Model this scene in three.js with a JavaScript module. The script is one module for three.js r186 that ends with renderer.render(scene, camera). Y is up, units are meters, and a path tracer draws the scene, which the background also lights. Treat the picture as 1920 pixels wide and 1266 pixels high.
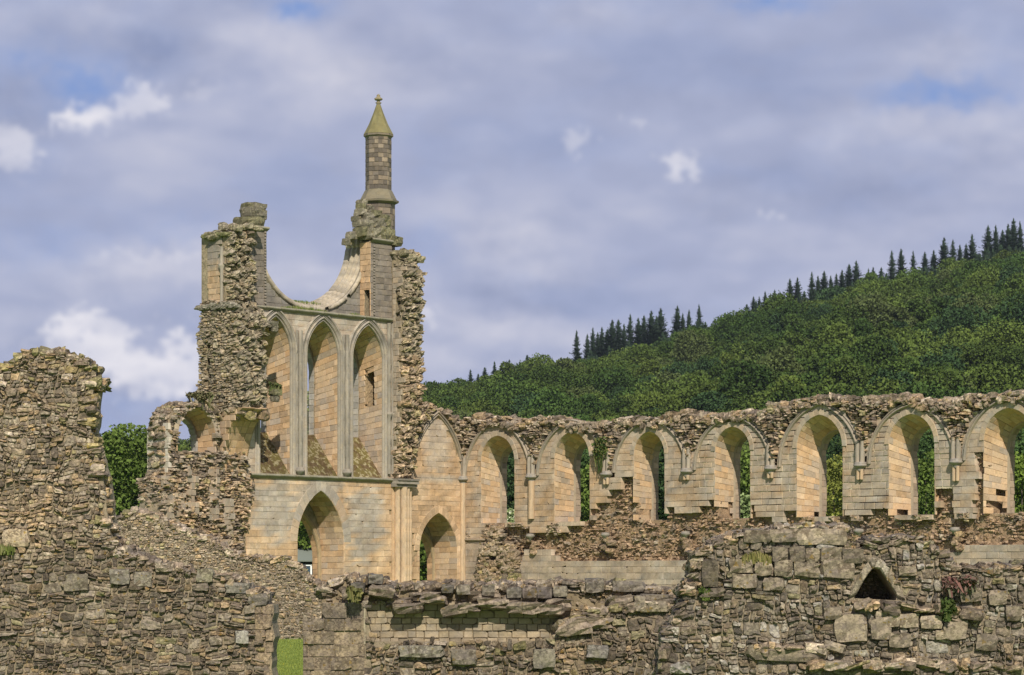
import * as THREE from 'three';
import { mergeGeometries } from 'three/addons/utils/BufferGeometryUtils.js';
import { createNoise2D, createNoise3D } from 'simplex-noise';

// ------------------------------------------------------------------ camera, sky, sun, exposure
const EYE = 2.5, FOCAL = 5000, HORIZON = 1085;            // eye height (m); the lens, in pixels of the 1920 x 1266 photograph
const scene = new THREE.Scene();
const camera = new THREE.PerspectiveCamera(2 * Math.atan(633 / FOCAL) * 180 / Math.PI, 1920 / 1266, 1, 12000);
camera.position.set(0, EYE, 0);
camera.lookAt(0, EYE, -100);
camera.setViewOffset(1920, 1266, 0, 633 - HORIZON, 1920, 1266);   // rising front: uprights stay upright
const renderer = new THREE.WebGLRenderer({ antialias: true });
renderer.toneMapping = THREE.LinearToneMapping;
renderer.toneMappingExposure = 1.0;
renderer.shadowMap.enabled = true;

function mulberry(a) { return () => { a = (a + 0x6d2b79f5) | 0; let t = Math.imul(a ^ (a >>> 15), 1 | a); t = (t + Math.imul(t ^ (t >>> 7), 61 | t)) ^ t; return ((t ^ (t >>> 14)) >>> 0) / 4294967296; }; }
const n2 = createNoise2D(mulberry(11)), n3 = createNoise3D(mulberry(12));
const clamp = (x, a = 0, b = 1) => Math.min(b, Math.max(a, x)), lerp = (a, b, t) => a + (b - a) * t;
const smooth = (a, b, x) => { const t = clamp((x - a) / (b - a)); return t * t * (3 - 2 * t); };
const mix3 = (a, b, t) => [lerp(a[0], b[0], t), lerp(a[1], b[1], t), lerp(a[2], b[2], t)];
const fbm2 = (x, y, o = 4) => { let s = 0, a = .5; for (let i = 0; i < o; i++, a *= .5, x = x * 2.03 + 7.1, y = y * 2.03 + 3.7) s += a * n2(x, y); return s; };
const fbm3 = (x, y, z, o = 4) => { let s = 0, a = .5; for (let i = 0; i < o; i++, a *= .5, x = x * 2.03 + 7.1, y = y * 2.03 + 3.7, z = z * 2.03 + 1.3) s += a * n3(x, y, z); return s; };
const lin = (r, g, b) => [r, g, b].map((v) => { v /= 255; return v <= .04045 ? v / 12.92 : Math.pow((v + .055) / 1.055, 2.4); });

const SUN = new THREE.Vector3(.123, .803, .9935).normalize();
{ // broken summer cloud over a blue sky
  const W = 4096, H = 2048, data = new Float32Array(W * H * 4);
  const BLUE = lin(126, 155, 210), LAV = lin(171, 178, 206), GREY = lin(146, 155, 186), PALE = lin(203, 204, 220), WHITE = lin(232, 230, 238);
  // cloud banks seen in this quarter of the sky: where (as photograph pixels), half sizes, how much more white / more blue / more grey
  const spots = [
    ['w', 160, 612, 48, 28, 1.1], ['w', 205, 632, 50, 30, 1.0], ['w', 128, 648, 50, 32, .95], ['w', 190, 668, 70, 34, .95], ['w', 258, 690, 70, 34, .95], ['w', 345, 655, 42, 26, 1.0], ['w', 335, 700, 60, 34, .95], ['w', 300, 720, 70, 26, .7], ['g', 205, 715, 50, 24, .9], ['b', 120, 790, 140, 50, .35], ['g', 60, 640, 60, 40, .3],
    ['w', 165, 218, 55, 18, .95], ['w', 272, 192, 40, 30, .75], ['w', 25, 275, 50, 40, .7], ['w', 380, 175, 30, 14, .35], ['w', 130, 230, 20, 14, .5],
    ['g', 290, 95, 70, 60, .75], ['g', 345, 150, 50, 28, .5], ['g', 40, 180, 90, 60, .6], ['b', 165, 160, 80, 45, .95], ['b', 60, 120, 80, 30, .5], ['b', 560, 12, 50, 20, .9],
    ['p', 470, 70, 200, 70, .55], ['p', 620, 130, 120, 60, .5], ['p', 150, 40, 180, 35, .45], ['p', 250, 500, 260, 40, .6], ['w', 270, 480, 120, 6, .35], ['p', 560, 520, 70, 40, .5],
    ['b', 100, 470, 110, 40, .35], ['b', 330, 430, 120, 35, .3], ['b', 810, 460, 40, 40, .35], ['b', 1450, 4, 80, 18, .9], ['b', 1780, 175, 130, 26, .9], ['b', 1880, 150, 60, 60, .35],
    ['w', 1262, 308, 20, 22, .75], ['w', 1300, 315, 24, 13, .6], ['w', 1080, 258, 18, 16, .5], ['w', 1185, 235, 16, 12, .35], ['p', 1660, 230, 160, 80, .6], ['p', 1850, 260, 120, 60, .5], ['p', 1340, 385, 60, 30, .5],
    ['w', 802, 592, 20, 14, .7], ['p', 940, 460, 120, 45, .7], ['p', 1000, 500, 120, 35, .5], ['p', 980, 620, 100, 30, .6], ['w', 1455, 408, 20, 5, .45], ['p', 870, 690, 140, 30, .5],
    ['g', 1600, 370, 260, 50, .45], ['g', 950, 560, 160, 30, .45], ['g', 1300, 150, 300, 70, .35], ['g', 780, 110, 160, 60, .4], ['p', 820, 60, 100, 40, .3], ['p', 1100, 30, 120, 30, .4], ['p', 1790, 90, 110, 40, .5], ['p', 900, 300, 60, 50, .35],
  ];
  for (let row = 0; row < H; row++) {
    const el = ((row + .5) / H - .5) * Math.PI, se = Math.sin(el), ce = Math.cos(el);
    for (let col = 0; col < W; col++) {
      const az = ((col + .5) / W - .5) * 2 * Math.PI, dx = Math.cos(az) * ce, dz = Math.sin(az) * ce, o = (row * W + col) * 4;
      let c;
      if (el < -.01) c = [.2, .2, .19];
      else {
        const q = 7 + 14 * Math.exp(-Math.max(0, el) * 4), ex = el * 1.7, inside = dz < -.9 && el < .3;
        const oc = inside ? 6 : 3;
        const base = fbm3(dx * q * .55 + 3, ex * q * .55, dz * q * .55, oc), fine = fbm3(dx * q * 1.9, ex * q * 1.9 + 9, dz * q * 1.9, oc - 1);
        let wh = 0, bl = 0, gr = 0, pa = 0;
        if (inside) {
          const px = 960 - FOCAL * dx / dz, py = HORIZON + FOCAL * Math.tan(el) * ce / dz;
          const wx = px + 26 * fbm3(px / 90, py / 70, 1, 5) + 10 * n3(px / 22, py / 18, 6), wy = py + 22 * fbm3(px / 90, py / 70, 4, 5) + 9 * n3(px / 22, py / 18, 9);
          const wisp = fbm3(px / 44, py / 30, 2, 5), puff = Math.abs(n3(px / 34, py / 26, 5)) * .6 + Math.abs(n3(px / 15, py / 12, 8)) * .3;
          for (const [k, x, y, rx, ry, s] of spots) {
            const d = ((wx - x) / rx) ** 2 + ((wy - y) / ry) ** 2;
            if (d > 6) continue;
            const v = s * (k === 'w' ? smooth(.2, .72, Math.exp(-d * .8) + .55 * wisp - .3 * puff + .08) : Math.exp(-d * .9) * (1 + .5 * wisp));
            if (k === 'w') wh = Math.max(wh, v); else if (k === 'b') bl = Math.max(bl, v); else if (k === 'g') gr = Math.max(gr, v); else pa = Math.max(pa, v);
          }
        }
        const high = smooth(.2, .6, el);
        c = mix3(LAV, PALE, clamp(pa * .95 + Math.max(0, base) * .8 + fine * (inside ? .3 : .4)));
        c = mix3(c, GREY, clamp(gr * .85 + Math.max(0, -base) * .7 - fine * (inside ? .3 : .45)));
        c = mix3(c, BLUE, clamp(bl * .85 + smooth(.05, .55, -base + fine * .4) * (inside ? .14 : .3 + .5 * high)));
        c = mix3(c, WHITE, clamp(wh * (.82 + fine * .5) + (inside ? 0 : smooth(.25, .6, base + fine * .4) * .5)));
      }
      data[o] = c[0]; data[o + 1] = c[1]; data[o + 2] = c[2]; data[o + 3] = 1;
    }
  }
  const sky = new THREE.DataTexture(data, W, H, THREE.RGBAFormat, THREE.FloatType);
  sky.mapping = THREE.EquirectangularReflectionMapping; sky.magFilter = THREE.LinearFilter; sky.needsUpdate = true;
  scene.background = sky; scene.environment = sky;
}
const sun = new THREE.DirectionalLight(new THREE.Color().setRGB(1, .93, .81), 5.0);
sun.name = 'sun';
sun.position.copy(SUN).multiplyScalar(400).add(new THREE.Vector3(0, 0, -120));
sun.target.position.set(0, 0, -120); scene.add(sun.target);
sun.castShadow = true; sun.shadow.radius = 1; sun.shadow.mapSize.set(4096, 4096);
Object.assign(sun.shadow.camera, { left: -60, right: 60, top: 60, bottom: -60, near: 10, far: 1200 });
scene.add(sun);

// ------------------------------------------------------------------ textures and materials
function lattice(seed, N) { const r = mulberry(seed), a = new Float32Array(N * N); for (let i = 0; i < a.length; i++) a[i] = r(); return a; }
const LATS = [1, 2, 3, 4, 5].map((s) => lattice(s * 77, 256));
function tile(x, y, period, s) {   // value noise that repeats after `period`
  const L = LATS[s % 5], x0 = Math.floor(x), y0 = Math.floor(y), fx = x - x0, fy = y - y0, u = fx * fx * (3 - 2 * fx), v = fy * fy * (3 - 2 * fy), m = (k) => ((k % period) + period) % period;
  const g = (i, j) => L[(m(j) + s * 13 & 255) * 256 + (m(i) + s * 7 & 255)];
  return lerp(lerp(g(x0, y0), g(x0 + 1, y0), u), lerp(g(x0, y0 + 1), g(x0 + 1, y0 + 1), u), v);
}
const tfbm = (u, v, f, o, s) => { let r = 0, a = .5, t = 0; for (let i = 0; i < o; i++, a *= .55, f *= 2) { r += a * tile(u * f, v * f, f, s + i); t += a; } return r / t; };
function texture(N, paint, srgb = true) {
  const d = new Uint8Array(N * N * 4);
  for (let y = 0; y < N; y++) for (let x = 0; x < N; x++) { const c = paint((x + .5) / N, (y + .5) / N), o = (y * N + x) * 4; for (let k = 0; k < 3; k++) d[o + k] = clamp(c[k]) * 255; d[o + 3] = 255; }
  const t = new THREE.DataTexture(d, N, N); t.wrapS = t.wrapT = THREE.RepeatWrapping; t.magFilter = THREE.LinearFilter; t.minFilter = THREE.LinearMipmapLinearFilter; t.generateMipmaps = true;
  if (srgb) t.colorSpace = THREE.SRGBColorSpace; t.needsUpdate = true; return t;
}
function spotField(N, count, rmin, rmax, seed) {   // lichen discs with ragged rims, repeating
  const r = mulberry(seed), f = new Float32Array(N * N);
  for (let k = 0; k < count; k++) {
    const cx = r() * N, cy = r() * N, R = N * (rmin + (rmax - rmin) * r() ** 2.5), ph = r() * 9, e = .6 + .6 * r();
    for (let y = Math.floor(cy - R * 1.5); y <= cy + R * 1.5; y++) for (let x = Math.floor(cx - R * 1.5); x <= cx + R * 1.5; x++) {
      const dx = x - cx, dy = (y - cy) / e, a = Math.atan2(dy, dx), d = Math.hypot(dx, dy) / R / (1 + .3 * Math.sin(a * 3 + ph) + .2 * Math.sin(a * 7 + ph * 2));
      if (d < 1) { const o = (((y % N) + N) % N) * N + (((x % N) + N) % N); f[o] = Math.max(f[o], smooth(1, .6, d)); }
    }
  }
  return f;
}
const TN = 1024;
const white = spotField(TN, 1300, .0018, .03, 5), yellow = spotField(TN, 60, .005, .03, 6), soot = spotField(TN, 160, .01, .06, 7);
const at = (f, u, v) => f[Math.floor(v * TN) * TN + Math.floor(u * TN)];
const T = {};
T.rubble = texture(TN, (u, v) => {
  let g = .78 + .3 * (tfbm(u, v, 6, 5, 0) - .5) + .3 * (tfbm(u, v, 48, 3, 2) - .5);
  const k = tfbm(u, v, 10, 3, 3); let c = [g * 1.02, g, g * (.9 + .14 * k)];
  c = mix3(c, [.5, .46, .41], at(soot, u, v) * .5);
  c = mix3(c, [1, .98, .94], at(white, u, v) * .95 * (.35 + tfbm(u, v, 64, 2, 1)));
  return mix3(c, [.8, .68, .26], at(yellow, u, v) * .5);
});
T.ashlar = texture(TN, (u, v) => {
  let g = .89 + .22 * (tfbm(u, v, 5, 5, 1) - .5) + .14 * (tfbm(u, v, 60, 3, 3) - .5);
  const st = smooth(.58, .72, tfbm(u, v, 7, 5, 4)), warm = tfbm(u, v, 9, 3, 2);
  let c = [g * (.98 + .05 * warm), g * .975, g * (1.0 - .1 * warm)];
  c = mix3(c, [.7, .69, .66], st * .45);
  return mix3(c, [.95, .93, .88], at(white, u, v) * .22);
});
T.mortar = texture(512, (u, v) => { const g = .78 + .4 * (tfbm(u, v, 8, 6, 2) - .5); return [g, g * .97, g * .9]; });
T.bump = texture(TN, (u, v) => { const g = .55 * tfbm(u, v, 12, 6, 1) + .45 * tfbm(u, v, 5, 3, 3) - .18 * smooth(.62, .75, tfbm(u, v, 40, 2, 4)); return [g, g, g]; }, false);
T.moss = texture(TN, (u, v) => { const a = tfbm(u, v, 8, 6, 3), b = smooth(.52, .6, tfbm(u, v, 22, 4, 1)); let c = mix3([.36, .31, .19], [.4, .38, .2], a); c = mix3(c, [.62, .6, .53], b * .75); return mix3(c, [.3, .23, .15], smooth(.5, .66, tfbm(u, v, 6, 4, 2)) * .7); });
T.grass = texture(TN, (u, v) => { const a = tfbm(u, v, 20, 5, 1), b = tfbm(u, v, 90, 3, 2), k = .7 + .6 * b; return mix3([.36 * k, .5 * k, .17 * k], [.45 * k, .58 * k, .2 * k], a); });
T.bark = texture(256, (u, v) => { const g = .32 + .3 * (tfbm(u, v * .25, 16, 4, 2) - .5); return [g, g * .9, g * .78]; });
const M = {
  rubble: new THREE.MeshStandardMaterial({ map: T.rubble, bumpMap: T.bump, bumpScale: .035, roughness: .95, vertexColors: true }),
  ashlar: new THREE.MeshStandardMaterial({ map: T.ashlar, bumpMap: T.bump, bumpScale: .014, roughness: .92, vertexColors: true }),
  core: new THREE.MeshStandardMaterial({ map: T.mortar, bumpMap: T.bump, bumpScale: .09, roughness: 1, vertexColors: true }),
  moss: new THREE.MeshStandardMaterial({ map: T.moss, bumpMap: T.bump, bumpScale: .08, roughness: 1, vertexColors: true }),
  leaf: new THREE.MeshPhysicalMaterial({ roughness: .9, specularIntensity: .2, vertexColors: true, side: THREE.DoubleSide }),
  wood: new THREE.MeshStandardMaterial({ map: T.bark, roughness: .95 }),
  grassLand: new THREE.MeshStandardMaterial({ map: T.grass, bumpMap: T.bump, bumpScale: .03, roughness: 1 }),
  hill: new THREE.MeshStandardMaterial({ color: new THREE.Color().setRGB(.03, .05, .015), roughness: 1 }),  // dark green: the cloud shade over the hill is put into this colour
};
for (const k in M) M[k].name = k;

// ------------------------------------------------------------------ pieces: plain arrays in the axes of their thing
const V = (x, y, z) => [x, y, z], add = (a, b) => [a[0] + b[0], a[1] + b[1], a[2] + b[2]], sub = (a, b) => [a[0] - b[0], a[1] - b[1], a[2] - b[2]], mul = (a, k) => [a[0] * k, a[1] * k, a[2] * k];
const dot = (a, b) => a[0] * b[0] + a[1] * b[1] + a[2] * b[2], cross = (a, b) => [a[1] * b[2] - a[2] * b[1], a[2] * b[0] - a[0] * b[2], a[0] * b[1] - a[1] * b[0]], len = (a) => Math.hypot(a[0], a[1], a[2]), unit = (a) => mul(a, 1 / (len(a) || 1));
const FRONT = { O: [0, 0, 0], A: [1, 0, 0], B: [0, 1, 0], N: [0, 0, 1] };
const on = (f, x, y, z = 0) => [f.O[0] + f.A[0] * x + f.B[0] * y + f.N[0] * z, f.O[1] + f.A[1] * x + f.B[1] * y + f.N[1] * z, f.O[2] + f.A[2] * x + f.B[2] * y + f.N[2] * z];
const faceAt = (z) => ({ ...FRONT, O: [0, 0, z] });
// uv in metres by the way a face points, shifted by `off` so that neighbours differ
function boxUV(p, n, off, scale) { const a = Math.abs(n[0]), b = Math.abs(n[1]), c = Math.abs(n[2]); return b > a && b > c ? [(p[0] + off[0]) * scale, (p[2] + off[1]) * scale] : a > c ? [(p[2] + off[0]) * scale, (p[1] + off[1]) * scale] : [(p[0] + off[0]) * scale, (p[1] + off[1]) * scale]; }
function flat(d) {   // every face with its own corners, so that broken stone keeps its facets
  const q = { p: [], uv: [], c: [], n: [], i: [] };
  for (let k = 0; k < d.i.length; k += 3) { const [a, b, c] = [0, 1, 2].map((j) => d.p.slice(d.i[k + j] * 3, d.i[k + j] * 3 + 3)), n = unit(cross(sub(b, a), sub(c, a))); for (let j = 0; j < 3; j++) { const v = d.i[k + j]; q.i.push(k + j); q.p.push(d.p[v * 3], d.p[v * 3 + 1], d.p[v * 3 + 2]); q.n.push(...n); q.uv.push(d.uv[v * 2], d.uv[v * 2 + 1]); q.c.push(d.c[v * 3], d.c[v * 3 + 1], d.c[v * 3 + 2]); } }
  return q;
}
function geometry(d) {
  const g = new THREE.BufferGeometry();
  g.setAttribute('position', new THREE.Float32BufferAttribute(d.p, 3)); g.setAttribute('uv', new THREE.Float32BufferAttribute(d.uv, 2)); g.setAttribute('color', new THREE.Float32BufferAttribute(d.c, 3));
  g.setIndex(d.i);
  if (d.n) g.setAttribute('normal', new THREE.Float32BufferAttribute(d.n, 3)); else g.computeVertexNormals();
  return g;
}
const taken = {};
function numbered(name) { const k = taken[name] = (taken[name] ?? -1) + 1; return k ? name + '_' + String(k).padStart(3, '0') : name; }
const REST = { rubble_stone: 'small_rubble', ashlar_block: 'small_ashlar', reveal_block: 'small_reveal_blocks', coping_stone: 'small_coping', fallen_stone: 'small_fallen_stone' };
class Thing {
  constructor(name, label, category, { at = [0, 0, 0], turn = 0, group, kind } = {}) {
    this.root = new THREE.Group(); this.root.name = numbered(name); this.root.position.set(...at); this.root.rotation.y = turn; this.root.userData = { label, category };
    if (group) this.root.userData.group = group; if (kind) this.root.userData.kind = kind;
    this.parts = new Map(); scene.add(this.root);
  }
  put(part, d, mat, size = 1) { if (!this.parts.has(part)) this.parts.set(part, []); this.parts.get(part).push({ d, mat, size }); }
  mesh(name, geo, mat, parent = this.root) { const m = new THREE.Mesh(geo, mat); m.name = name; m.castShadow = m.receiveShadow = true; parent.add(m); return m; }
  finish(most = 300) {
    for (const [part, list] of this.parts) {
      list.sort((a, b) => b.size - a.size);
      for (const q of list.slice(0, most)) this.mesh(part, geometry(q.d), q.mat);
      const rest = new Map();
      for (const q of list.slice(most)) { if (!rest.has(q.mat)) rest.set(q.mat, []); rest.get(q.mat).push(geometry(q.d)); }
      for (const [mat, gs] of rest) { const m = this.mesh(REST[part] ?? 'small_' + part, mergeGeometries(gs), mat); m.userData.kind = 'stuff'; }
    }
    return this.root;
  }
}
// colours of the stone itself, linear
const OCHRE = [.655, .475, .3], OCHRE2 = [.56, .38, .215], BUFF = [.66, .53, .375], GREY = [.4, .385, .355], DARK = [.17, .158, .135], PALE = [.66, .58, .45], MOSS = [.25, .24, .09];
const RUB = [[.46, .365, .27], [.5, .425, .335], [.52, .385, .245], [.31, .25, .195], [.58, .49, .39], [.41, .33, .245]];
function rubTint(r, warm = 0, dark = 0) { const k = RUB[Math.floor(r() * RUB.length)], v = .62 + .62 * r(); let c = mul(mix3(k, mul(OCHRE, 1.15), warm * (.4 + .6 * r())), v); if (r() < dark) c = mul(c, .62); if (r() < .05) c = mix3(c, [.5, .47, .16], .4); return c; }

// a stone set in a wall: an irregular cushion, its rim buried in the mortar
const GRIDS = { 4: [-1, -.7, .7, 1], 5: [-1, -.84, 0, .84, 1], 6: [-1, -.88, -.3, .3, .88, 1], 8: [-1, -.93, -.68, -.25, .2, .64, .92, 1], 10: [-1, -.94, -.8, -.5, -.18, .16, .5, .8, .94, 1] };
function cushion(f, q, proud, r, tint, { n = 6, rough = .25, tilt = .3, round = .12, uvScale = .62, sink = .06 } = {}) {
  const g = GRIDS[n], p = [], uv = [], c = [], idx = [], off = [r() * 9, r() * 9], s = r() * 50, w = Math.hypot(q[1][0] - q[0][0], q[1][1] - q[0][1]), h = Math.hypot(q[3][0] - q[0][0], q[3][1] - q[0][1]), m = Math.min(w, h);
  const planes = Array.from({ length: 3 }, (_, k) => { const a = r() * 6.28, sl = (k ? .25 + .55 * r() : .25 * r()) * (.6 + tilt); return [Math.cos(a) * sl, Math.sin(a) * sl, k ? .1 + .35 * r() : 0]; });
  for (const b of g) for (const a of g) {
    const rim = Math.abs(a) === 1 || Math.abs(b) === 1, k = 1 - round * (a * a * b * b), aa = a * k, bb = b * k, u = (aa + 1) / 2, v = (bb + 1) / 2;
    let x = lerp(lerp(q[0][0], q[1][0], u), lerp(q[3][0], q[2][0], u), v), y = lerp(lerp(q[0][1], q[1][1], u), lerp(q[3][1], q[2][1], u), v);
    x += m * rough * .3 * n3(a * 1.3 + s, b * 1.3, 1); y += m * rough * .3 * n3(a * 1.3 + s, b * 1.3, 7);
    let fz = 1.2; for (const [pa, pb, pc] of planes) fz = Math.min(fz, 1 + pc - pa * a - pb * b);
    const z = rim ? -sink : proud * (fz + rough * .8 * n3(a * 1.4 + s, b * 1.4 + 5, 3)) - (Math.max(Math.abs(a), Math.abs(b)) > .7 ? m * .03 : 0);
    p.push(...on(f, x, y, z)); uv.push((x + off[0]) * uvScale, (y + off[1]) * uvScale);
    const t = 1 + .14 * n3(a * 1.6 + s, b * 1.6, 12); c.push(tint[0] * t, tint[1] * t, tint[2] * t);
  }
  const N = g.length;
  for (let j = 0; j < N - 1; j++) for (let i = 0; i < N - 1; i++) { const o = j * N + i; if ((i + j) % 2) idx.push(o, o + 1, o + N, o + 1, o + N + 1, o + N); else idx.push(o, o + 1, o + N + 1, o, o + N + 1, o + N); }
  return flat({ p, uv, c, i: idx });
}
// a loose stone: closed, blocky, worn. size = full width, height, depth in the face's axes
const CUBE = (() => { const g = new THREE.BoxGeometry(2, 2, 2, 3, 3, 3), pos = g.attributes.position, key = new Map(), v = [], map = []; for (let k = 0; k < pos.count; k++) { const q = [pos.getX(k), pos.getY(k), pos.getZ(k)], s = q.map((x) => x.toFixed(3)).join(); if (!key.has(s)) { key.set(s, v.length); v.push(q); } map.push(key.get(s)); } return { v, i: Array.from(g.index.array, (k) => map[k]) }; })();
function boulder(f, c0, size, r, tint, { rough = .2, spin = .5, uvScale = .62, round = .75 } = {}) {
  const s = r() * 60, e = new THREE.Euler((r() - .5) * spin, (r() - .5) * spin, (r() - .5) * spin), R = new THREE.Matrix4().makeRotationFromEuler(e), p = [], uv = [], c = [], t = new THREE.Vector3(), off = [r() * 9, r() * 9];
  for (const q of CUBE.v) {
    const L = Math.cbrt(Math.abs(q[0]) ** 4 + Math.abs(q[1]) ** 4 + Math.abs(q[2]) ** 4) ** .75, k = lerp(1, 1.12 / L, round), nz = 1 + rough * n3(q[0] * .9 + s, q[1] * .9, q[2] * .9);
    t.set(q[0] * k * nz * size[0] / 2, q[1] * k * (1 + rough * n3(q[0] * .8 + s, q[1] * .8 + 9, q[2] * .8)) * size[1] / 2, q[2] * k * nz * size[2] / 2).applyMatrix4(R);
    const P = on(f, c0[0] + t.x, c0[1] + t.y, c0[2] + t.z), nn = add(mul(f.A, q[0]), add(mul(f.B, q[1]), mul(f.N, q[2])));
    p.push(...P); uv.push(...boxUV(P, nn, off, uvScale));
    const v = 1 + .15 * n3(q[0] + s, q[1], q[2] + 4); c.push(tint[0] * v, tint[1] * v, tint[2] * v);
  }
  return flat({ p, uv, c, i: CUBE.i });
}
// a squared block from a convex outline lying on a face: chamfered front, sides sunk into the wall
function block(f, poly, proud, col, r, { depth = .06, chamfer = .007, uvScale = .3, jitter = .006, off } = {}) {
  const cx = poly.reduce((s, q) => s + q[0], 0) / poly.length, cy = poly.reduce((s, q) => s + q[1], 0) / poly.length, p = [], n = [], uv = [], c = [], idx = [], o2 = off ?? [r() * 9, r() * 9], ta = (r() - .5) * .02, tb = (r() - .5) * .02;
  const outer = poly.map((q) => [q[0] + (r() - .5) * jitter * 2, q[1] + (r() - .5) * jitter * 2]), inner = outer.map((q) => { const d = Math.hypot(q[0] - cx, q[1] - cy) || 1; return [q[0] + (cx - q[0]) / d * chamfer * 1.4, q[1] + (cy - q[1]) / d * chamfer * 1.4]; }), m = poly.length;
  const vert = (x, y, z, nx, ny, nz) => { p.push(...on(f, x, y, z)); n.push(f.A[0] * nx + f.B[0] * ny + f.N[0] * nz, f.A[1] * nx + f.B[1] * ny + f.N[1] * nz, f.A[2] * nx + f.B[2] * ny + f.N[2] * nz); uv.push((x + o2[0]) * uvScale, (y + o2[1]) * uvScale); c.push(...col(x, y)); };
  for (const q of inner) vert(q[0], q[1], proud + ta * (q[0] - cx) + tb * (q[1] - cy), 0, 0, 1);
  for (let k = 1; k < m - 1; k++) idx.push(0, k, k + 1);
  for (let k = 0; k < m; k++) {
    const a = outer[k], b = outer[(k + 1) % m], ia = inner[k], ib = inner[(k + 1) % m], ex = b[1] - a[1], ey = a[0] - b[0], L = Math.hypot(ex, ey) || 1, o = p.length / 3, nx = ex / L * .75, ny = ey / L * .75;
    vert(ia[0], ia[1], proud, nx, ny, .66); vert(ib[0], ib[1], proud, nx, ny, .66); vert(b[0], b[1], proud - chamfer, nx, ny, .66); vert(a[0], a[1], proud - chamfer, nx, ny, .66); vert(b[0], b[1], proud - depth, nx, ny, 0); vert(a[0], a[1], proud - depth, nx, ny, 0);
    idx.push(o, o + 3, o + 2, o, o + 2, o + 1, o + 3, o + 5, o + 4, o + 3, o + 4, o + 2);
  }
  return { p, n, uv, c, i: idx };
}
// ---- flat outlines
function clipHalf(poly, a, b, keepLeft) { const out = [], side = (q) => ((b[0] - a[0]) * (q[1] - a[1]) - (b[1] - a[1]) * (q[0] - a[0])) * (keepLeft ? 1 : -1); for (let k = 0; k < poly.length; k++) { const p = poly[k], q = poly[(k + 1) % poly.length], sp = side(p), sq = side(q); if (sp >= 0) out.push(p); if ((sp > 0 && sq < 0) || (sp < 0 && sq > 0)) { const t = sp / (sp - sq); out.push([lerp(p[0], q[0], t), lerp(p[1], q[1], t)]); } } return out; }
const areaOf = (p) => { let s = 0; for (let k = 0; k < p.length; k++) { const a = p[k], b = p[(k + 1) % p.length]; s += a[0] * b[1] - b[0] * a[1]; } return s / 2; };
// what is left of a convex outline outside a convex opening (counter-clockwise): a few convex pieces
function without(poly, hole) { let rest = poly; const out = []; for (let k = 0; k < hole.length && rest.length > 2; k++) { const a = hole[k], b = hole[(k + 1) % hole.length], piece = clipHalf(rest, a, b, false); if (piece.length > 2 && areaOf(piece) > 2e-4) out.push(piece); rest = clipHalf(rest, a, b, true); if (rest.length < 3 || areaOf(rest) < 2e-4) return out; } return out; }
const inPoly = (poly, x, y) => { let c = false; for (let i = 0, j = poly.length - 1; i < poly.length; j = i++) { const a = poly[i], b = poly[j]; if ((a[1] > y) !== (b[1] > y) && x < (b[0] - a[0]) * (y - a[1]) / (b[1] - a[1]) + a[0]) c = !c; } return c; };
// a pointed (or round) arch from (xl, ys) over the apex to (xr, ys), left to right
function arch(xl, xr, ys, ya, n = 10) { const hw = (xr - xl) / 2, h = ya - ys, R = (h * h + hw * hw) / (2 * hw), out = [], top = Math.asin(clamp(h / R, -1, 1)), full = R < hw ? Math.PI - top : top; for (let k = 0; k <= n; k++) { const a = full * k / n; out.push([xl + R - R * Math.cos(a), ys + R * Math.sin(a)]); } for (let k = n - 1; k >= 0; k--) { const q = out[k]; out.push([xl + xr - q[0], q[1]]); } return out; }
const openingLine = (o, n) => [[o.xl, o.y0], ...arch(o.xl, o.xr, o.ys, o.ya, n), [o.xr, o.y0]];
const opening = (o, n = 10) => openingLine(o, n).reverse();     // counter-clockwise
// the body of a wall: an outline with openings, given thickness behind the face
function body(f, outline, holes, thick, tint, z0 = 0, uvScale = .5) {
  const sh = new THREE.Shape(outline.map((q) => new THREE.Vector2(...q)));
  for (const h of holes) sh.holes.push(new THREE.Path(h.map((q) => new THREE.Vector2(...q))));
  const g = new THREE.ExtrudeGeometry(sh, { depth: thick, bevelEnabled: false, curveSegments: 4 }), P = g.attributes.position, Nn = g.attributes.normal, p = [], n = [], uv = [], c = [];
  for (let k = 0; k < P.count; k++) { const q = on(f, P.getX(k), P.getY(k), P.getZ(k) - thick + z0), nn = sub(on(f, Nn.getX(k), Nn.getY(k), Nn.getZ(k)), f.O); p.push(...q); n.push(...nn); uv.push(...boxUV(q, nn, [0, 0], uvScale)); c.push(...tint); }
  return { p, n, uv, c, i: Array.from({ length: P.count }, (_, k) => k) };
}
function bodyNiche(t, f, outline, hole, thick, deep, tint, z0 = 0) { t.put('core', body(f, outline, [hole], deep, tint, z0), M.core); t.put('core', body(f, outline, [], thick - deep, tint, z0 - deep), M.core); }
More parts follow.
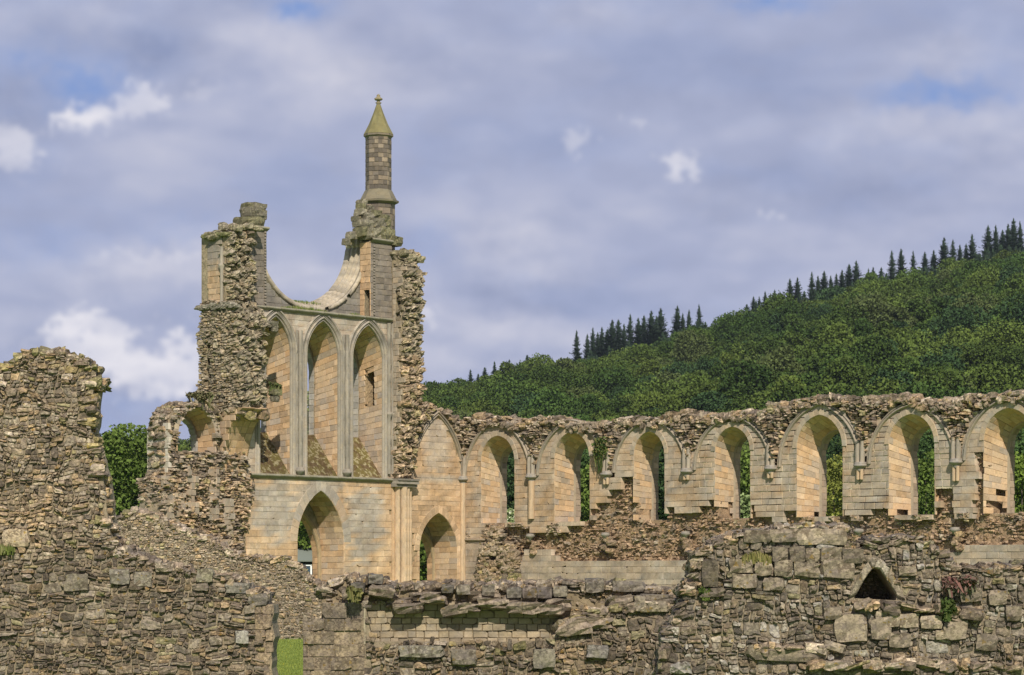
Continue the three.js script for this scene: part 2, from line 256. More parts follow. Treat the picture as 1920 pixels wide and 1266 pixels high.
// a moulding: profile points (out from the line, forward from the face) carried along a line on the face
function jointed(line, step) {   // the line of a moulding with a fine joint every `step`
  const out = [line[0]]; let left = step;
  for (let k = 1; k < line.length; k++) { let a = line[k - 1]; const b = line[k]; for (;;) { const L = Math.hypot(b[0] - a[0], b[1] - a[1]); if (L < left + .03) { left -= L; break; } const q = (d) => [lerp(a[0], b[0], d / L), lerp(a[1], b[1], d / L)]; out.push(q(left - .012), q(left), q(left + .012)); a = q(left); left = step; } out.push(b); }
  return out;
}
function sweep(f, line0, prof, col, { uvScale = .4, closed = false, step = 0 } = {}) {
  const line = step ? jointed(line0, step) : line0, tones = Array.from({ length: 99 }, (_, k) => .9 + .2 * LATS[0][k * 7 + Math.floor(Math.abs(line0[0][0]) * 5)]);
  const p = [], uv = [], c = [], idx = [], m = prof.length; let s = 0;
  line.forEach((q, k) => {
    const a = line[closed ? (k - 1 + line.length) % line.length : Math.max(0, k - 1)], b = line[closed ? (k + 1) % line.length : Math.min(line.length - 1, k + 1)];
    let d1 = [q[0] - a[0], q[1] - a[1]], d2 = [b[0] - q[0], b[1] - q[1]]; const l1 = Math.hypot(...d1), l2 = Math.hypot(...d2); if (!l1) d1 = d2; if (!l2) d2 = d1;
    const u1 = mul([...d1, 0], 1 / Math.hypot(...d1)), u2 = mul([...d2, 0], 1 / Math.hypot(...d2)), t = [u1[0] + u2[0], u1[1] + u2[1]], tl = Math.hypot(...t), nx = -t[1] / tl, ny = t[0] / tl, k2 = 1 / Math.max(.5, tl / 2);
    if (k) s += l1;
    const u = step ? s / step : 0, sunk = step && Math.abs(nx) > .99 && k && k < line.length - 1 && Math.abs(u - Math.round(u)) * step < .006 ? .012 : 0, tn = step ? tones[Math.floor(u + .001) % 99] : 1;
    for (const [o, z] of prof) { p.push(...on(f, q[0] + nx * o * k2, q[1] + ny * o * k2, z - sunk)); uv.push(s * uvScale, (o + z) * uvScale); c.push(...mul(col(q[0], q[1]), tn)); }
  });
  const L = line.length; for (let k = 0; k < (closed ? L : L - 1); k++) for (let j = 0; j < m - 1; j++) { const a = k * m + j, b = ((k + 1) % L) * m + j; idx.push(a, b, a + 1, a + 1, b, b + 1); }
  return { p, uv, c, i: idx };
}
const rolls = (x0, list, z0 = -.03) => { const out = [[x0, z0]]; let x = x0; for (const [w, z] of list) { for (let k = 0; k <= 6; k++) { const a = Math.PI * k / 6; out.push([x + w / 2 - w / 2 * Math.cos(a), z0 + .03 + z * Math.sin(a)]); } x += w; out.push([x + .012, z0]); x += .012; } return out; };
// a turned or many-sided piece round an upright axis: [radius, height] pairs
function turned(f, x, y, z, prof, sides, col, { from = 0, to = Math.PI * 2, flat = false, uvScale = .4, turn = 0 } = {}) {
  const p = [], uv = [], c = [], idx = [], m = prof.length, whole = to - from > 6.28, cols = sides + 1;
  const ring = (k) => { const a = from + (to - from) * k / sides + turn; return [Math.cos(a), Math.sin(a)]; };
  const push = (k, [R, h]) => { const [ca, sa] = ring(k); p.push(...on(f, x + R * ca, y + h, z + R * sa)); uv.push(k / sides * (to - from) * .6 * uvScale, (y + h) * uvScale); c.push(...col(k, h)); };
  if (flat) { for (let k = 0; k < sides; k++) for (let j = 0; j < m - 1; j++) { const o = p.length / 3; push(k, prof[j]); push(k + 1, prof[j]); push(k + 1, prof[j + 1]); push(k, prof[j + 1]); idx.push(o, o + 2, o + 1, o, o + 3, o + 2); } }
  else { for (let k = 0; k < cols; k++) for (const q of prof) push(k, q); for (let k = 0; k < sides; k++) for (let j = 0; j < m - 1; j++) { const a = k * m + j, b = a + m; idx.push(a, a + 1, b, a + 1, b + 1, b); } }
  return { p, uv, c, i: idx };
}
function drums(R, y0, y1, step = .5) { const out = [[R, y0]]; for (let y = y0 + step; y < y1 - .1; y += step) out.push([R, y - .015], [R - .014, y], [R, y + .015]); out.push([R, y1]); return out; }
// ---- laying stones
// random rubble: a patchwork of unequal stones whose joints wander
function rubble(t, f, [x0, y0, x1, y1], inside, r, o = {}) {
  const { cw = .15, ch = .11, wmax = 4, hmax = 2, n = 5, proud = [.05, .14], warp = .09, warpScale = 1.1, tint = () => rubTint(r), part = 'rubble_stone', mat = M.rubble, gap = .007, keep = 1, rough = .3, big = () => 1, relief = () => 0, tilt = .5, size = 1 } = o;
  const seed = r() * 90, wp = (x, y) => [x + warp * n3(x * warpScale, y * warpScale, seed), y + warp * n3(x * warpScale * .8, y * warpScale, seed + 20) + warp * .35 * n3(x * 3.1, y * 3.1, seed + 40)];
  const lay = (ax, ay, bx, by) => {
    const cx = (ax + bx) / 2, cy = (ay + by) / 2, W = bx - ax, H = by - ay;
    if (W < .03 || H < .03 || !inside(cx, cy) || r() > keep) return;
    const m = wp(cx, cy), jit = () => (r() - .5) * Math.min(W, H) * .2, q = [[ax, ay], [bx, ay], [bx, by], [ax, by]].map(([x, y]) => { const e = wp(x, y), d = Math.hypot(e[0] - m[0], e[1] - m[1]); return [e[0] + (m[0] - e[0]) * gap / d + jit(), e[1] + (m[1] - e[1]) * gap / d + jit()]; });
    const pr = lerp(proud[0], proud[1], r() ** 1.4) * Math.min(1.3, .6 + Math.min(W, H) * 1.6), rel = relief(cx, cy), g = rel ? { ...f, O: add(f.O, mul(f.N, rel)) } : f;
    t.put(part, cushion(g, q, pr, r, tint(cx, cy, r), { n: W > .38 && n > 5 ? 8 : n, rough, tilt, sink: .06 + Math.max(0, rel) }), mat, W * H * size);
  };
  for (let y = y0; y < y1;) {
    const H = ch * hmax * (.75 + .6 * r());
    for (let x = x0 - r() * .3; x < x1;) {
      const k = big(x, y), W = cw * (.9 + r() ** 1.3 * (wmax - 1)) * k, e = r();
      if (e < .2 * k) lay(x, y, x + W * .85, y + H);
      else { const rows = e < .93 ? 2 : 3, cuts = [0]; for (let j = 1; j < rows; j++) cuts.push((j + (r() - .5) * .6) / rows); cuts.push(1); for (let j = 0; j < rows; j++) { const a = y + H * cuts[j], b = y + H * cuts[j + 1]; if (W > (b - a) * 2 && r() < .75) { const m = x + W * (.3 + .4 * r()); lay(x, a, m, b); lay(m, a, x + W, b); } else lay(x, a, x + W, b); } }
      x += e < .2 * k ? W * .85 : W;
    }
    y += H;
  }
}
// squared work in courses, cut round openings
function ashlar(t, f, [x0, y0, x1, y1], inside, holes, r, o = {}) {
  const { course = [.26, .34], lengths = [.38, .78], gapAt = () => .007, proud = [0, .016], col, part = 'ashlar_block', mat = M.ashlar, chip = .12, depth = .06, size = 1, uvScale = .3, amp = .28 } = o;
  const boxes = holes.map((h) => [Math.min(...h.map((q) => q[0])), Math.min(...h.map((q) => q[1])), Math.max(...h.map((q) => q[0])), Math.max(...h.map((q) => q[1]))]);
  for (let y = y0; y < y1 - .05;) {
    let h = lerp(course[0], course[1], r()); if (y1 - y - h < .14) h = y1 - y; const top = Math.min(y1, y + h);
    for (let x = x0 - r() * .5; x < x1;) {
      const L = lerp(lengths[0], lengths[1], r()), xa = Math.max(x0, x), xb = Math.min(x1, x + L), cx = (xa + xb) / 2, cy = (y + top) / 2, gap = gapAt(cx, cy); x += L;
      if (xb - xa < .1 || !inside(cx, cy)) continue;
      let poly = [[xa + gap, y + gap], [xb - gap, y + gap], [xb - gap, top - gap], [xa + gap, top - gap]];
      if (r() < chip) { const k = Math.floor(r() * 4), a = poly[k], b = poly[(k + 1) % 4], d = poly[(k + 3) % 4], s = .1 + .15 * r(), u = .15 + .25 * r(); poly.splice(k, 1, [lerp(a[0], d[0], u), lerp(a[1], d[1], u)], [lerp(a[0], b[0], s), lerp(a[1], b[1], s)]); }
      let bits = [poly];
      holes.forEach((hl, k) => { const B = boxes[k]; if (xb > B[0] && xa < B[2] && top > B[1] && y < B[3]) bits = bits.flatMap((q) => without(q, hl)); });
      const pr = lerp(proud[0], proud[1], r()), off = [r() * 9, r() * 9], tone = 1 - amp / 2 + amp * r(), C = (px, py) => mul(col(px, py, r), tone);
      for (const q of bits) t.put(part, block(f, q, pr, C, r, { depth, off, uvScale, jitter: bits.length > 1 || q.length > 6 ? 0 : .006 }), mat, Math.abs(areaOf(q)) * size);
    }
    y = top;
  }
}
// the lining of an opening between its outline on the face and its outline further back: courses of blocks round jambs and arch
function lining(t, f, lineA, zA, lineB, zB, r, o = {}) {
  const { step = .3, lengths = [.45, .8], gap = .006, col, part = 'reveal_block', mat = M.ashlar, size = 1, uvScale = .3, skip = () => false, cut } = o;
  const samp = (line) => { const d = [0]; for (let k = 1; k < line.length; k++) d.push(d[k - 1] + Math.hypot(line[k][0] - line[k - 1][0], line[k][1] - line[k - 1][1])); return (u) => { const s = u * d[d.length - 1]; let k = 1; while (k < d.length - 1 && d[k] < s) k++; const t2 = (s - d[k - 1]) / (d[k] - d[k - 1] || 1); return [lerp(line[k - 1][0], line[k][0], t2), lerp(line[k - 1][1], line[k][1], t2)]; }; };
  let total = 0; for (let k = 1; k < lineA.length; k++) total += Math.hypot(lineA[k][0] - lineA[k - 1][0], lineA[k][1] - lineA[k - 1][1]);
  const A = samp(lineA), B = samp(lineB), N = Math.max(6, Math.round(total / step)), D = Math.abs(zA - zB), P = (u, w) => { const a = A(u), b = B(u); return on(f, lerp(a[0], b[0], w), lerp(a[1], b[1], w), lerp(zA, zB, w)); };
  for (let k = 0; k < N; k++) {
    const ua = k / N + gap / total, ub = (k + 1) / N - gap / total;
    for (let w = -r() * .4; w < D;) {
      const L = lerp(lengths[0], lengths[1], r()), wa = Math.max(0, w) / D, wb = Math.min(D, w + L) / D; w += L;
      if ((wb - wa) * D < .08) continue;
      const g2 = gap / D, a = P(ua, wa + (wa > 0 ? g2 : 0)), b = P(ub, wa + (wa > 0 ? g2 : 0)), c = P(ub, wb - g2), d = P(ua, wb - g2), mid = mul(add(add(a, b), add(c, d)), .25);
      if (skip(mid)) continue;
      const X = unit(sub(d, a)), N0 = unit(cross(sub(d, a), sub(b, a))), Y = cross(N0, X), ff = { O: mid, A: X, B: Y, N: N0 };
      const poly = [a, d, c, b].map((q) => { const e = sub(q, mid); return [dot(e, X), dot(e, Y)]; }), tone = .91 + .18 * r(); if (areaOf(poly) < 0) poly.reverse();
      const cc = col(mid, r);
      const hole = cut && cut(mid, X, Y), pr = .012 * r(); for (const q of hole ? without(poly, hole) : [poly]) t.put(part, block(ff, q, pr, () => mul(cc, tone), r, { depth: .07, uvScale, jitter: hole ? 0 : .006 }), mat, Math.abs(areaOf(q)) * size * .6);
    }
  }
}
// loose and half-fallen stones along the broken top of a wall
function coping(t, f, line, thick, r, { size = [.3, .2], rows = 2, spread = .12, tint = () => rubTint(r), z0 = 0, part = 'coping_stone', step = .8, rough = .25 } = {}) {
  for (let k = 0; k < line.length - 1; k++) {
    const a = line[k], b = line[k + 1], L = Math.hypot(b[0] - a[0], b[1] - a[1]);
    for (let s = 0; s < L;) {
      const w = size[0] * (.35 + 1.2 * r() ** 1.5); s += w * step;
      const q = Math.min(1, s / L), x = lerp(a[0], b[0], q), y = lerp(a[1], b[1], q);
      for (let j = 0; j < rows; j++) {
        const d = thick / rows, h = size[1] * (.45 + 1.1 * r());
        t.put(part, boulder(f, [x + (r() - .5) * spread, y - h * .15 + (r() - .5) * spread, z0 - d * (j + .5) + (r() - .5) * .1], [w * 1.1, h, d * 1.15], r, tint(x, y, r), { rough, spin: .7, round: .35 + .4 * r() }), M.rubble, w * h * (j ? .2 : 1));
      }
    }
  }
}
const ragged = (line, r, amp = .08, step = .25) => { const out = []; for (let k = 0; k < line.length - 1; k++) { const a = line[k], b = line[k + 1], L = Math.hypot(b[0] - a[0], b[1] - a[1]), m = Math.max(1, Math.round(L / step)); for (let j = 0; j < m; j++) out.push([lerp(a[0], b[0], j / m) + (j ? (r() - .5) * amp : 0), lerp(a[1], b[1], j / m) + (j ? (r() - .5) * amp : 0)]); } out.push(line[line.length - 1]); return out; };
// ------------------------------------------------------------------ the ground and the hill
const CO = .6769, SI = .7361, CORNER = [-2.61, 0, -142];
// measured on the photograph: a pixel to (along, up) on the church's west wall / its north aisle wall / an upright plane facing us at a distance
const onWest = (px, py, z = 0) => { const k = (px - 960) / FOCAL, x = (k * (142 - CO * z) - CORNER[0] - SI * z) / (CO - k * SI); return [x, EYE + (HORIZON - py) / FOCAL * (142 + SI * x - CO * z)]; };
const onAisle = (px, py, z = 0) => { const k = (px - 960) / FOCAL, x = (k * (142 - SI * z) - CORNER[0] + CO * z) / (SI + k * CO); return [x, EYE + (HORIZON - py) / FOCAL * (142 - CO * x - SI * z)]; };
const facing = (d) => (px, py) => [(px - 960) / FOCAL * d, EYE + (HORIZON - py) / FOCAL * d];
const TURN_W = Math.atan2(SI, CO), TURN_A = -Math.atan2(CO, SI);

{
  const m = new THREE.Mesh(new THREE.PlaneGeometry(6000, 6000), M.grassLand); m.name = 'ground'; m.rotation.x = -Math.PI / 2; m.position.set(0, -.02, -1500); m.receiveShadow = true;
  const uv = m.geometry.attributes.uv; for (let k = 0; k < uv.count; k++) uv.setXY(k, uv.getX(k) * 1500, uv.getY(k) * 1500);
  m.userData = { label: 'mown green lawn around and behind the ruins', category: 'lawn', kind: 'structure' }; scene.add(m);
}
const CREST = [[-400, 845], [0, 838], [300, 832], [560, 800], [700, 768], [790, 742], [850, 730], [900, 716], [960, 702], [1010, 688], [1070, 674], [1150, 660], [1230, 642], [1320, 606], [1400, 580], [1480, 562], [1560, 546], [1650, 526], [1750, 508], [1850, 482], [1920, 464], [2100, 430], [2500, 380]];
const crestY = (px) => { let k = 1; while (k < CREST.length - 1 && CREST[k][0] < px) k++; const a = CREST[k - 1], b = CREST[k]; return lerp(a[1], b[1], clamp((px - a[0]) / (b[0] - a[0]), 0, 1)); };
const HILL0 = 330, HILL1 = 1050;
const hillHeight = (X, D) => { const px = 960 + FOCAL * X / D, Hc = EYE + (HORIZON - crestY(px)) / FOCAL * HILL1 - 12, t = clamp((D - HILL0) / (HILL1 - HILL0), 0, 1.3); return Hc * (t < 1 ? t * (1.25 - .25 * t) : 1 - (t - 1) * .3) + 5 * n2(X / 120, D / 120) * smooth(0, .3, t) * (1 - .8 * smooth(.7, 1, t)); };
{
  const nx = 110, nz = 60, p = [], uv = [], idx = [];
  for (let j = 0; j <= nz; j++) for (let i = 0; i <= nx; i++) { const D = lerp(HILL0 - 30, 1350, j / nz), X = lerp(-.3, .34, i / nx) * D; p.push(X, j === 0 ? -1 : hillHeight(X, D), -D); uv.push(X / 20, D / 20); }
  for (let j = 0; j < nz; j++) for (let i = 0; i < nx; i++) { const a = j * (nx + 1) + i, b = a + nx + 1; idx.push(a, a + 1, b, a + 1, b + 1, b); }
  const g = new THREE.BufferGeometry(); g.setAttribute('position', new THREE.Float32BufferAttribute(p, 3)); g.setAttribute('uv', new THREE.Float32BufferAttribute(uv, 2)); g.setIndex(idx); g.computeVertexNormals();
  const m = new THREE.Mesh(g, M.hill); m.name = 'hillside'; m.receiveShadow = true; m.userData = { label: 'long wooded hill rising to the right behind the ruins', category: 'hill', kind: 'structure' }; scene.add(m);
}

// ------------------------------------------------------------------ the west front
const LANCETS = [[-14.52, -12.42], [-11.36, -9.14], [-8.17, -5.97]].map(([xl, xr]) => ({ xl, xr, y0: 7.62, ys: 13.75, ya: 15.5 }));
const LANCET_BACK = LANCETS.map((o) => ({ xl: o.xl + .1, xr: o.xr - .12, y0: 9.85, ys: 13.1, ya: 14.75 }));
const WDOOR = { xl: -11.98, xr: -8.76, y0: 0, ys: 4.35, ya: 6.93 }, WDOOR_B = { xl: -11.75, xr: -8.95, y0: 0, ys: 3.5, ya: 5.9 };
const ADOOR = { xl: -3.3, xr: -.42, y0: 0, ys: 3.95, ya: 5.95 }, ADOOR_B = { xl: -3.0, xr: -.55, y0: 0, ys: 3.3, ya: 5.1 };
const ROSE = { x: -10.25, y: 20.0, r: 3.8 };
const blob = (x, y, cx, cy, rx, ry) => { const d = ((x - cx) / rx) ** 2 + ((y - cy) / ry) ** 2 + 1.1 * fbm2(x * .9, y * .9, 4); return smooth(1.15, .8, d); };
function westTone(x, y) {   // ochre sandstone with grey crusted patches where the photograph has them
  const k = fbm2(x * .5 + 4, y * .35, 4), fine = fbm2(x * 1.7, y * 1.7 + 30, 3);
  let c = mix3(OCHRE, k > 0 ? BUFF : OCHRE2, Math.abs(k) * 1.5);
  let g = 0;
  if (y < 7.6) g = Math.max(blob(x, y, -13.5, 6.0, 1.5, 1.7), blob(x, y, -7.35, 5.3, 1.35, 2.2), blob(x, y, -10.3, 7.2, 1.4, .8) * .9, blob(x, y, -8.3, 2.6, 1.3, .5) * .6);
  else if (y < 15.9) g = .82 + .5 * fine;
  else g = .95 + .3 * fine;
  if (x > -4.2 && y > 8) g = Math.max(blob(x, y, -2, 9.6, 1.1, 1.4) * .75, smooth(10, 11.4, y + fine) * .9);
  if (x > -5.2 && x < -3.9) g = .25;
  c = mix3(c, mix3(GREY, [.5, .46, .39], clamp(.5 + fine)), clamp(g * (.85 + .3 * fine)));
  return mul(c, 1 + .4 * fine + .3 * k);
}
const mouldTone = (x, y) => mul(mix3([.42, .385, .32], [.28, .265, .225], clamp(.5 + 1.2 * fbm2(x * .8, y * .5, 3))), 1 + .5 * fbm2(x * 2.4, y * 1.6, 4));
const mossTone = (x, y) => mul([.85, .8, .7], 1 + .3 * fbm2(x, y, 3));
{
  const r = mulberry(101), t = new Thing('west_front', 'tall ruined church front with three lancet windows, half rose window and slim turret', 'church front', { at: CORNER, turn: TURN_W });
  const z2 = -1.98;
  // bodies: below the ledge (thick), behind the lancets, the rose wall set back over a passage
  const L = (o) => opening(o), lift = (o) => opening({ ...o, y0: 0 }), notch = (o) => { const q = opening(o); q.splice(1, 0, [o.xr, 11.45], [o.xr + .85, 11.45], [o.xr + .85, 13.32], [o.xr, 13.32]); return q; };
  for (const [za, zb, cutIn] of [[-.045, -.63], [-.63, -1.33, true], [-1.33, -1.7]]) t.put('core', body(FRONT, [[-15.5, -.05], [-.05, -.05], [-.05, 10.7], [-.9, 11.2], [-2.4, 11.5], [-4, 11.5], [-4, 15.86], [-15.5, 15.86]], [L(LANCETS[0]), L(LANCETS[1]), cutIn ? notch(LANCETS[2]) : L(LANCETS[2]), lift(WDOOR), lift(ADOOR)], za - zb, [.62, .48, .33], za), M.core);
  t.put('core', body(FRONT, [[-15.5, -.05], [-.05, -.05], [-.05, 10.6], [-4, 11.4], [-4, 15.86], [-15.5, 15.86]], [...LANCET_BACK.map(L), lift(WDOOR_B), lift(ADOOR_B)], .36, [.42, .36, .28], -1.72), M.core);
  const roseLine = (rad, a0 = Math.PI * 1.06, a1 = Math.PI * 2.035, n = 48) => Array.from({ length: n + 1 }, (_, k) => { const a = lerp(a0, a1, k / n); return [ROSE.x + rad * Math.cos(a), ROSE.y + rad * Math.sin(a)]; });
  t.put('core', body(FRONT, [[-15.4, 15.8], [-5.0, 15.8], [-5.0, 20.5], ...roseLine(3.8).reverse(), [-14.1, 19.9], [-15.4, 19.9]], [], 1.12, [.34, .32, .28], -.84), M.core);
  bodyNiche(t, { O: [-6.86, 0, 0], A: [0, 0, 1], B: [0, 1, 0], N: [-1, 0, 0] }, [[-.83, 15.8], [-.03, 15.8], [-.03, 19.85], [-.83, 19.85]], [[-.5, 16], [-.08, 16], [-.08, 17.35], [-.5, 17.35]], 1.5, .7, [.42, .36, .27], -.03);
  t.put('core', body(FRONT, [[-15.4, 15.8], [-14.12, 15.8], [-14.12, 19.75], [-15.4, 19.75]], [], .8, [.34, .31, .26], -.03), M.core);
  // face of the wall up to the upper string course
  const holes = [...LANCETS.map((o) => opening({ ...o, xl: o.xl - .3, xr: o.xr + .3, ya: o.ya + .28 })), opening(WDOOR), opening(ADOOR), [[-5.35, -1], [-3.95, -1], [-3.95, 7.7], [-5.35, 7.7]]];
  const rib = { xl: -3.86, xr: -.06, ys: 7.75, ya: 11.15 }, ribHole = (x, y) => inPoly([[rib.xl, -1], [rib.xr, -1], ...arch(rib.xl, rib.xr, rib.ys, rib.ya).reverse()], x, y);
  ashlar(t, FRONT, [-15.35, 0, -.04, 15.84], (x, y) => x < -5.2 || ribHole(x, y), holes, r, { col: westTone, lengths: [.4, .95], course: [.24, .37], size: .9, gapAt: () => .004, amp: .13 });
  // voussoirs round the two doors
  for (const [o, w] of [[WDOOR, .5], [ADOOR, .34]]) {
    const li = arch(o.xl, o.xr, o.ys, o.ya, 10), lo = arch(o.xl - w, o.xr + w, o.ys, o.ya + w * 1.25, 10);
    for (let k = 0; k < li.length - 1; k++) { const poly = [li[k], li[k + 1], lo[k + 1], lo[k]].map((q) => [...q]); if (areaOf(poly) < 0) poly.reverse(); const g = mul(mix3(westTone(...lo[k]), GREY, o === WDOOR ? .35 : .1), .9 + .2 * r()); t.put('voussoir', block(FRONT, poly, .019, () => g, r, { depth: .09, chamfer: .014 }), M.ashlar, 2); }
  }
  // linings
  const warm = (q, rr) => mul(mix3(OCHRE, rr() < .3 ? GREY : rr() < .5 ? OCHRE2 : BUFF, .25 + .4 * rr()), .95 + .1 * rr() + .25 * fbm2(q[2] * 1.1, q[1] * .7, 3));
  LANCETS.forEach((o, k) => {
    const b = LANCET_BACK[k], A = openingLine(o), B = openingLine({ ...b, xl: o.xl + .06, xr: o.xr - .06, y0: 7.62, ys: 13.3, ya: 15.0 });
    const cut = k === 2 ? (m, X, Y) => m[0] < o.xr - .3 || Math.abs(m[1] - 12.4) > 1.5 ? null : [[m[2] + .63, 11.45 - m[1]], [m[2] + 1.33, 11.45 - m[1]], [m[2] + 1.33, 13.32 - m[1]], [m[2] + .63, 13.32 - m[1]]] : undefined;
    lining(t, FRONT, A, -.03, B, -1.72, r, { col: (q, rr) => mix3(warm(q, rr), GREY, k === 2 ? .35 * smooth(12.8, 11.5, q[1] + rr()) : .25 * smooth(.1, .5, fbm2(q[2] + k * 7, q[1] * .4, 3))), cut });
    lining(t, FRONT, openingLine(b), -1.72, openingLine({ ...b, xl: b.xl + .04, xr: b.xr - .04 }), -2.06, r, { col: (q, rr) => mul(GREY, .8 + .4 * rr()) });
    // mossy sloping sill
    const n = 14, d = { p: [], uv: [], c: [], i: [] }; for (let j = 0; j <= n; j++) for (let i = 0; i <= n; i++) { const x = lerp(o.xl, o.xr, i / n), s = j / n, z = lerp(-.05, -1.75, s), y = lerp(7.66, 9.86, s) + .035 * fbm2(x * 3, s * 8, 3); d.p.push(x, y, z); d.uv.push((x + k * 3) * .45, s * 2.8 * .45); d.c.push(...mul([1, .93, .78], k === 2 ? 1.15 : .85)); } for (let j = 0; j < n; j++) for (let i = 0; i < n; i++) { const a = j * (n + 1) + i, b2 = a + n + 1; d.i.push(a, a + 1, b2 + 1, a, b2 + 1, b2); }
    t.put('sloping_sill', d, M.moss, 3);
    // moulded arch with its rolls
    t.put('arch_moulding', sweep(FRONT, openingLine(o, 14), rolls(-.03, [[.09, .1], [.13, .16], [.08, .1]], -.06), mouldTone), M.ashlar, 3);
    t.put('arch_moulding', sweep(FRONT, arch(o.xl - .3, o.xr + .3, o.ys, o.ya + .36, 14), [[-.02, -.02], [.0, .09], [.07, .11], [.1, -.02]], mouldTone), M.ashlar, 2);
  });
  for (const [o, b] of [[WDOOR, WDOOR_B], [ADOOR, ADOOR_B]]) {
    lining(t, FRONT, openingLine(o), -.02, openingLine({ ...o, xl: o.xl + .05, xr: o.xr - .05 }), -1.72, r, { col: warm, lengths: [.5, .9] });
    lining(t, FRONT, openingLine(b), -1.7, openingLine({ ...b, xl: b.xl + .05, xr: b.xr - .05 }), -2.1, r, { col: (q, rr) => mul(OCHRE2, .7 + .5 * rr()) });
    t.put('arch_moulding', sweep(faceAt(-1.7), openingLine(b, 10), rolls(-.04, [[.12, .12], [.1, .08]], -.02), () => [.42, .33, .2]), M.ashlar, 1);
  }
  // clustered shafts between the lancets, each bundle on its corbel
  for (const x of [-11.89, -8.655]) {
    for (const [dx, dz, R] of [[-.17, .03, .075], [0, .1, .11], [.17, .03, .075]]) t.put('shaft', turned(FRONT, x + dx, 0, dz, [...drums(R, 8, 13.4, .55 + R), [R * .9, 14.0], [R * .8, 14.9]], 10, (k, h) => mouldTone(x + dx * 9, h)), M.ashlar, 2);
    t.put('corbel', turned(FRONT, x, 7.62, .04, [[.02, .02], [.16, .06], [.26, .2], [.3, .24], [.3, .3], [.24, .34], [.26, .38], [.2, .44]], 12, () => [.3, .28, .24]), M.ashlar, 1);
  }
  for (const x of [-5.62]) for (const [dx, dz, R] of [[0, .06, .11], [.3, .02, .07]]) t.put('shaft', turned(FRONT, x + dx, 0, dz, [...drums(R, 7.9, 10.8), [R * 1.7, 10.95], [R * 1.8, 11.05], ...drums(R, 11.1, 15.7)], 10, (k, h) => mouldTone(x, h)), M.ashlar, 2);
  // strings
  const string = (xa, xb, y, z, col) => t.put('string_course', sweep({ ...FRONT, O: [0, 0, z] }, [[xa, y], [xb, y]], [[-.16, -.03], [-.16, .02], [-.1, .1], [-.06, .19], [.0, .21], [.05, .17], [.07, -.05]], col), M.ashlar, 4);
  const strTone = (x, y) => mul([.3, .29, .22], 1 + .4 * fbm2(x * 2, 5, 2));
  for (let x = -15.2; x < -5.4; x += .98) { string(x, Math.min(x + .97, -5.3), 7.62, -.01, strTone); string(x, Math.min(x + .97, -5.3), 15.9, -.01, strTone); }
  string(-6.9, -5.25, 19.95, -.02, strTone); string(-15.5, -14.0, 19.8, -.02, strTone);
  // ledge of the upper passage
  t.put('ledge', body({ O: [0, 15.93, 0], A: [1, 0, 0], B: [0, 0, -1], N: [0, 1, 0] }, [[-15.4, .02], [-5.3, .02], [-5.3, .95], [-15.4, .95]], [], .08, [.3, .29, .22]), M.core);
  // rose: set-back wall, moulded half circle
  const upper = (x, y) => mul(mix3([.33, .31, .27], [.2, .19, .17], clamp(.45 + 1.3 * fbm2(x * .6, y * .6, 3))), 1);
  ashlar(t, faceAt(-.82), [-14.9, 15.95, -5.3, 20.2], (x, y) => Math.hypot(x - ROSE.x, y - ROSE.y) > 4.0, [], r, { col: upper, lengths: [.4, .8] });
  t.put('rose_moulding', sweep(faceAt(-.8), roseLine(3.8), [[-.34, -1.14], [-.34, -.86], [-.24, -.84], [-.26, -.76], [-.34, -.7], [-.32, -.6], [-.2, -.58], [-.18, -.52], [-.24, -.46], [-.22, -.38], [-.1, -.36], [-.08, -.3], [-.15, -.24], [-.12, -.14], [0, -.12], [.02, -.04], [-.03, .02], [.02, .1], [.12, .12], [.2, .06], [.22, -.06]].map(([a, b]) => [-a, b]).reverse(), (x, y) => mul([.44, .4, .32], 1 + .6 * fbm2(x * 2, y * 2, 4)), { step: .42 }), M.ashlar, 5);
  // piers either side of the rose, warm on their flanks
  for (const [xa, xb, s] of [[-6.85, -5.32, 1], [-15.4, -14.05, -1]]) {
    ashlar(t, faceAt(0), [xa, 15.98, xb, 19.75], () => true, [], r, { col: (x, y) => mul(mix3([.2, .18, .16], [.33, .29, .24], r()), 1), lengths: [.4, .7] });
    const edge = s > 0 ? xa + .2 : xb - .12; for (let y = 16.1; y < 19.6; y += .145) t.put('dogtooth', boulder(FRONT, [edge, y, .03], [.11, .1, .09], r, [.3, .27, .23], { rough: .05, spin: .1, round: .9 }), M.ashlar, .01);
  }
  const flank = { O: [-6.86, 0, 0], A: [0, 0, 1], B: [0, 1, 0], N: [-1, 0, 0] };
  ashlar(t, flank, [-.8, 15.98, -.02, 19.8], () => true, [[[-.5, 16], [-.08, 16], [-.08, 17.35], [-.5, 17.35]]], r, { col: (x, y) => mul(mix3(OCHRE, OCHRE2, .4), .85 + .3 * r()), lengths: [.3, .6] });
  // broken springing of the rose arch on the right, and the masonry carrying the turret
  const lumpCol = (x, y) => { const v = .55 + .5 * r(); return mul(mix3([.36, .33, .26], [.3, .29, .15], r() < .4 ? .8 : .15), v); };
  const pile = (list, k = 1) => { for (const [x0, y, z, w0, h, d] of list) { const x = -5.3 + (x0 + 5.3) * k, w = w0 * k; t.put('broken_masonry', boulder(FRONT, [x, y, z], [w, h, d], r, lumpCol(x, y), { rough: .16, spin: .16, round: .5 }), M.rubble, w * h); } };
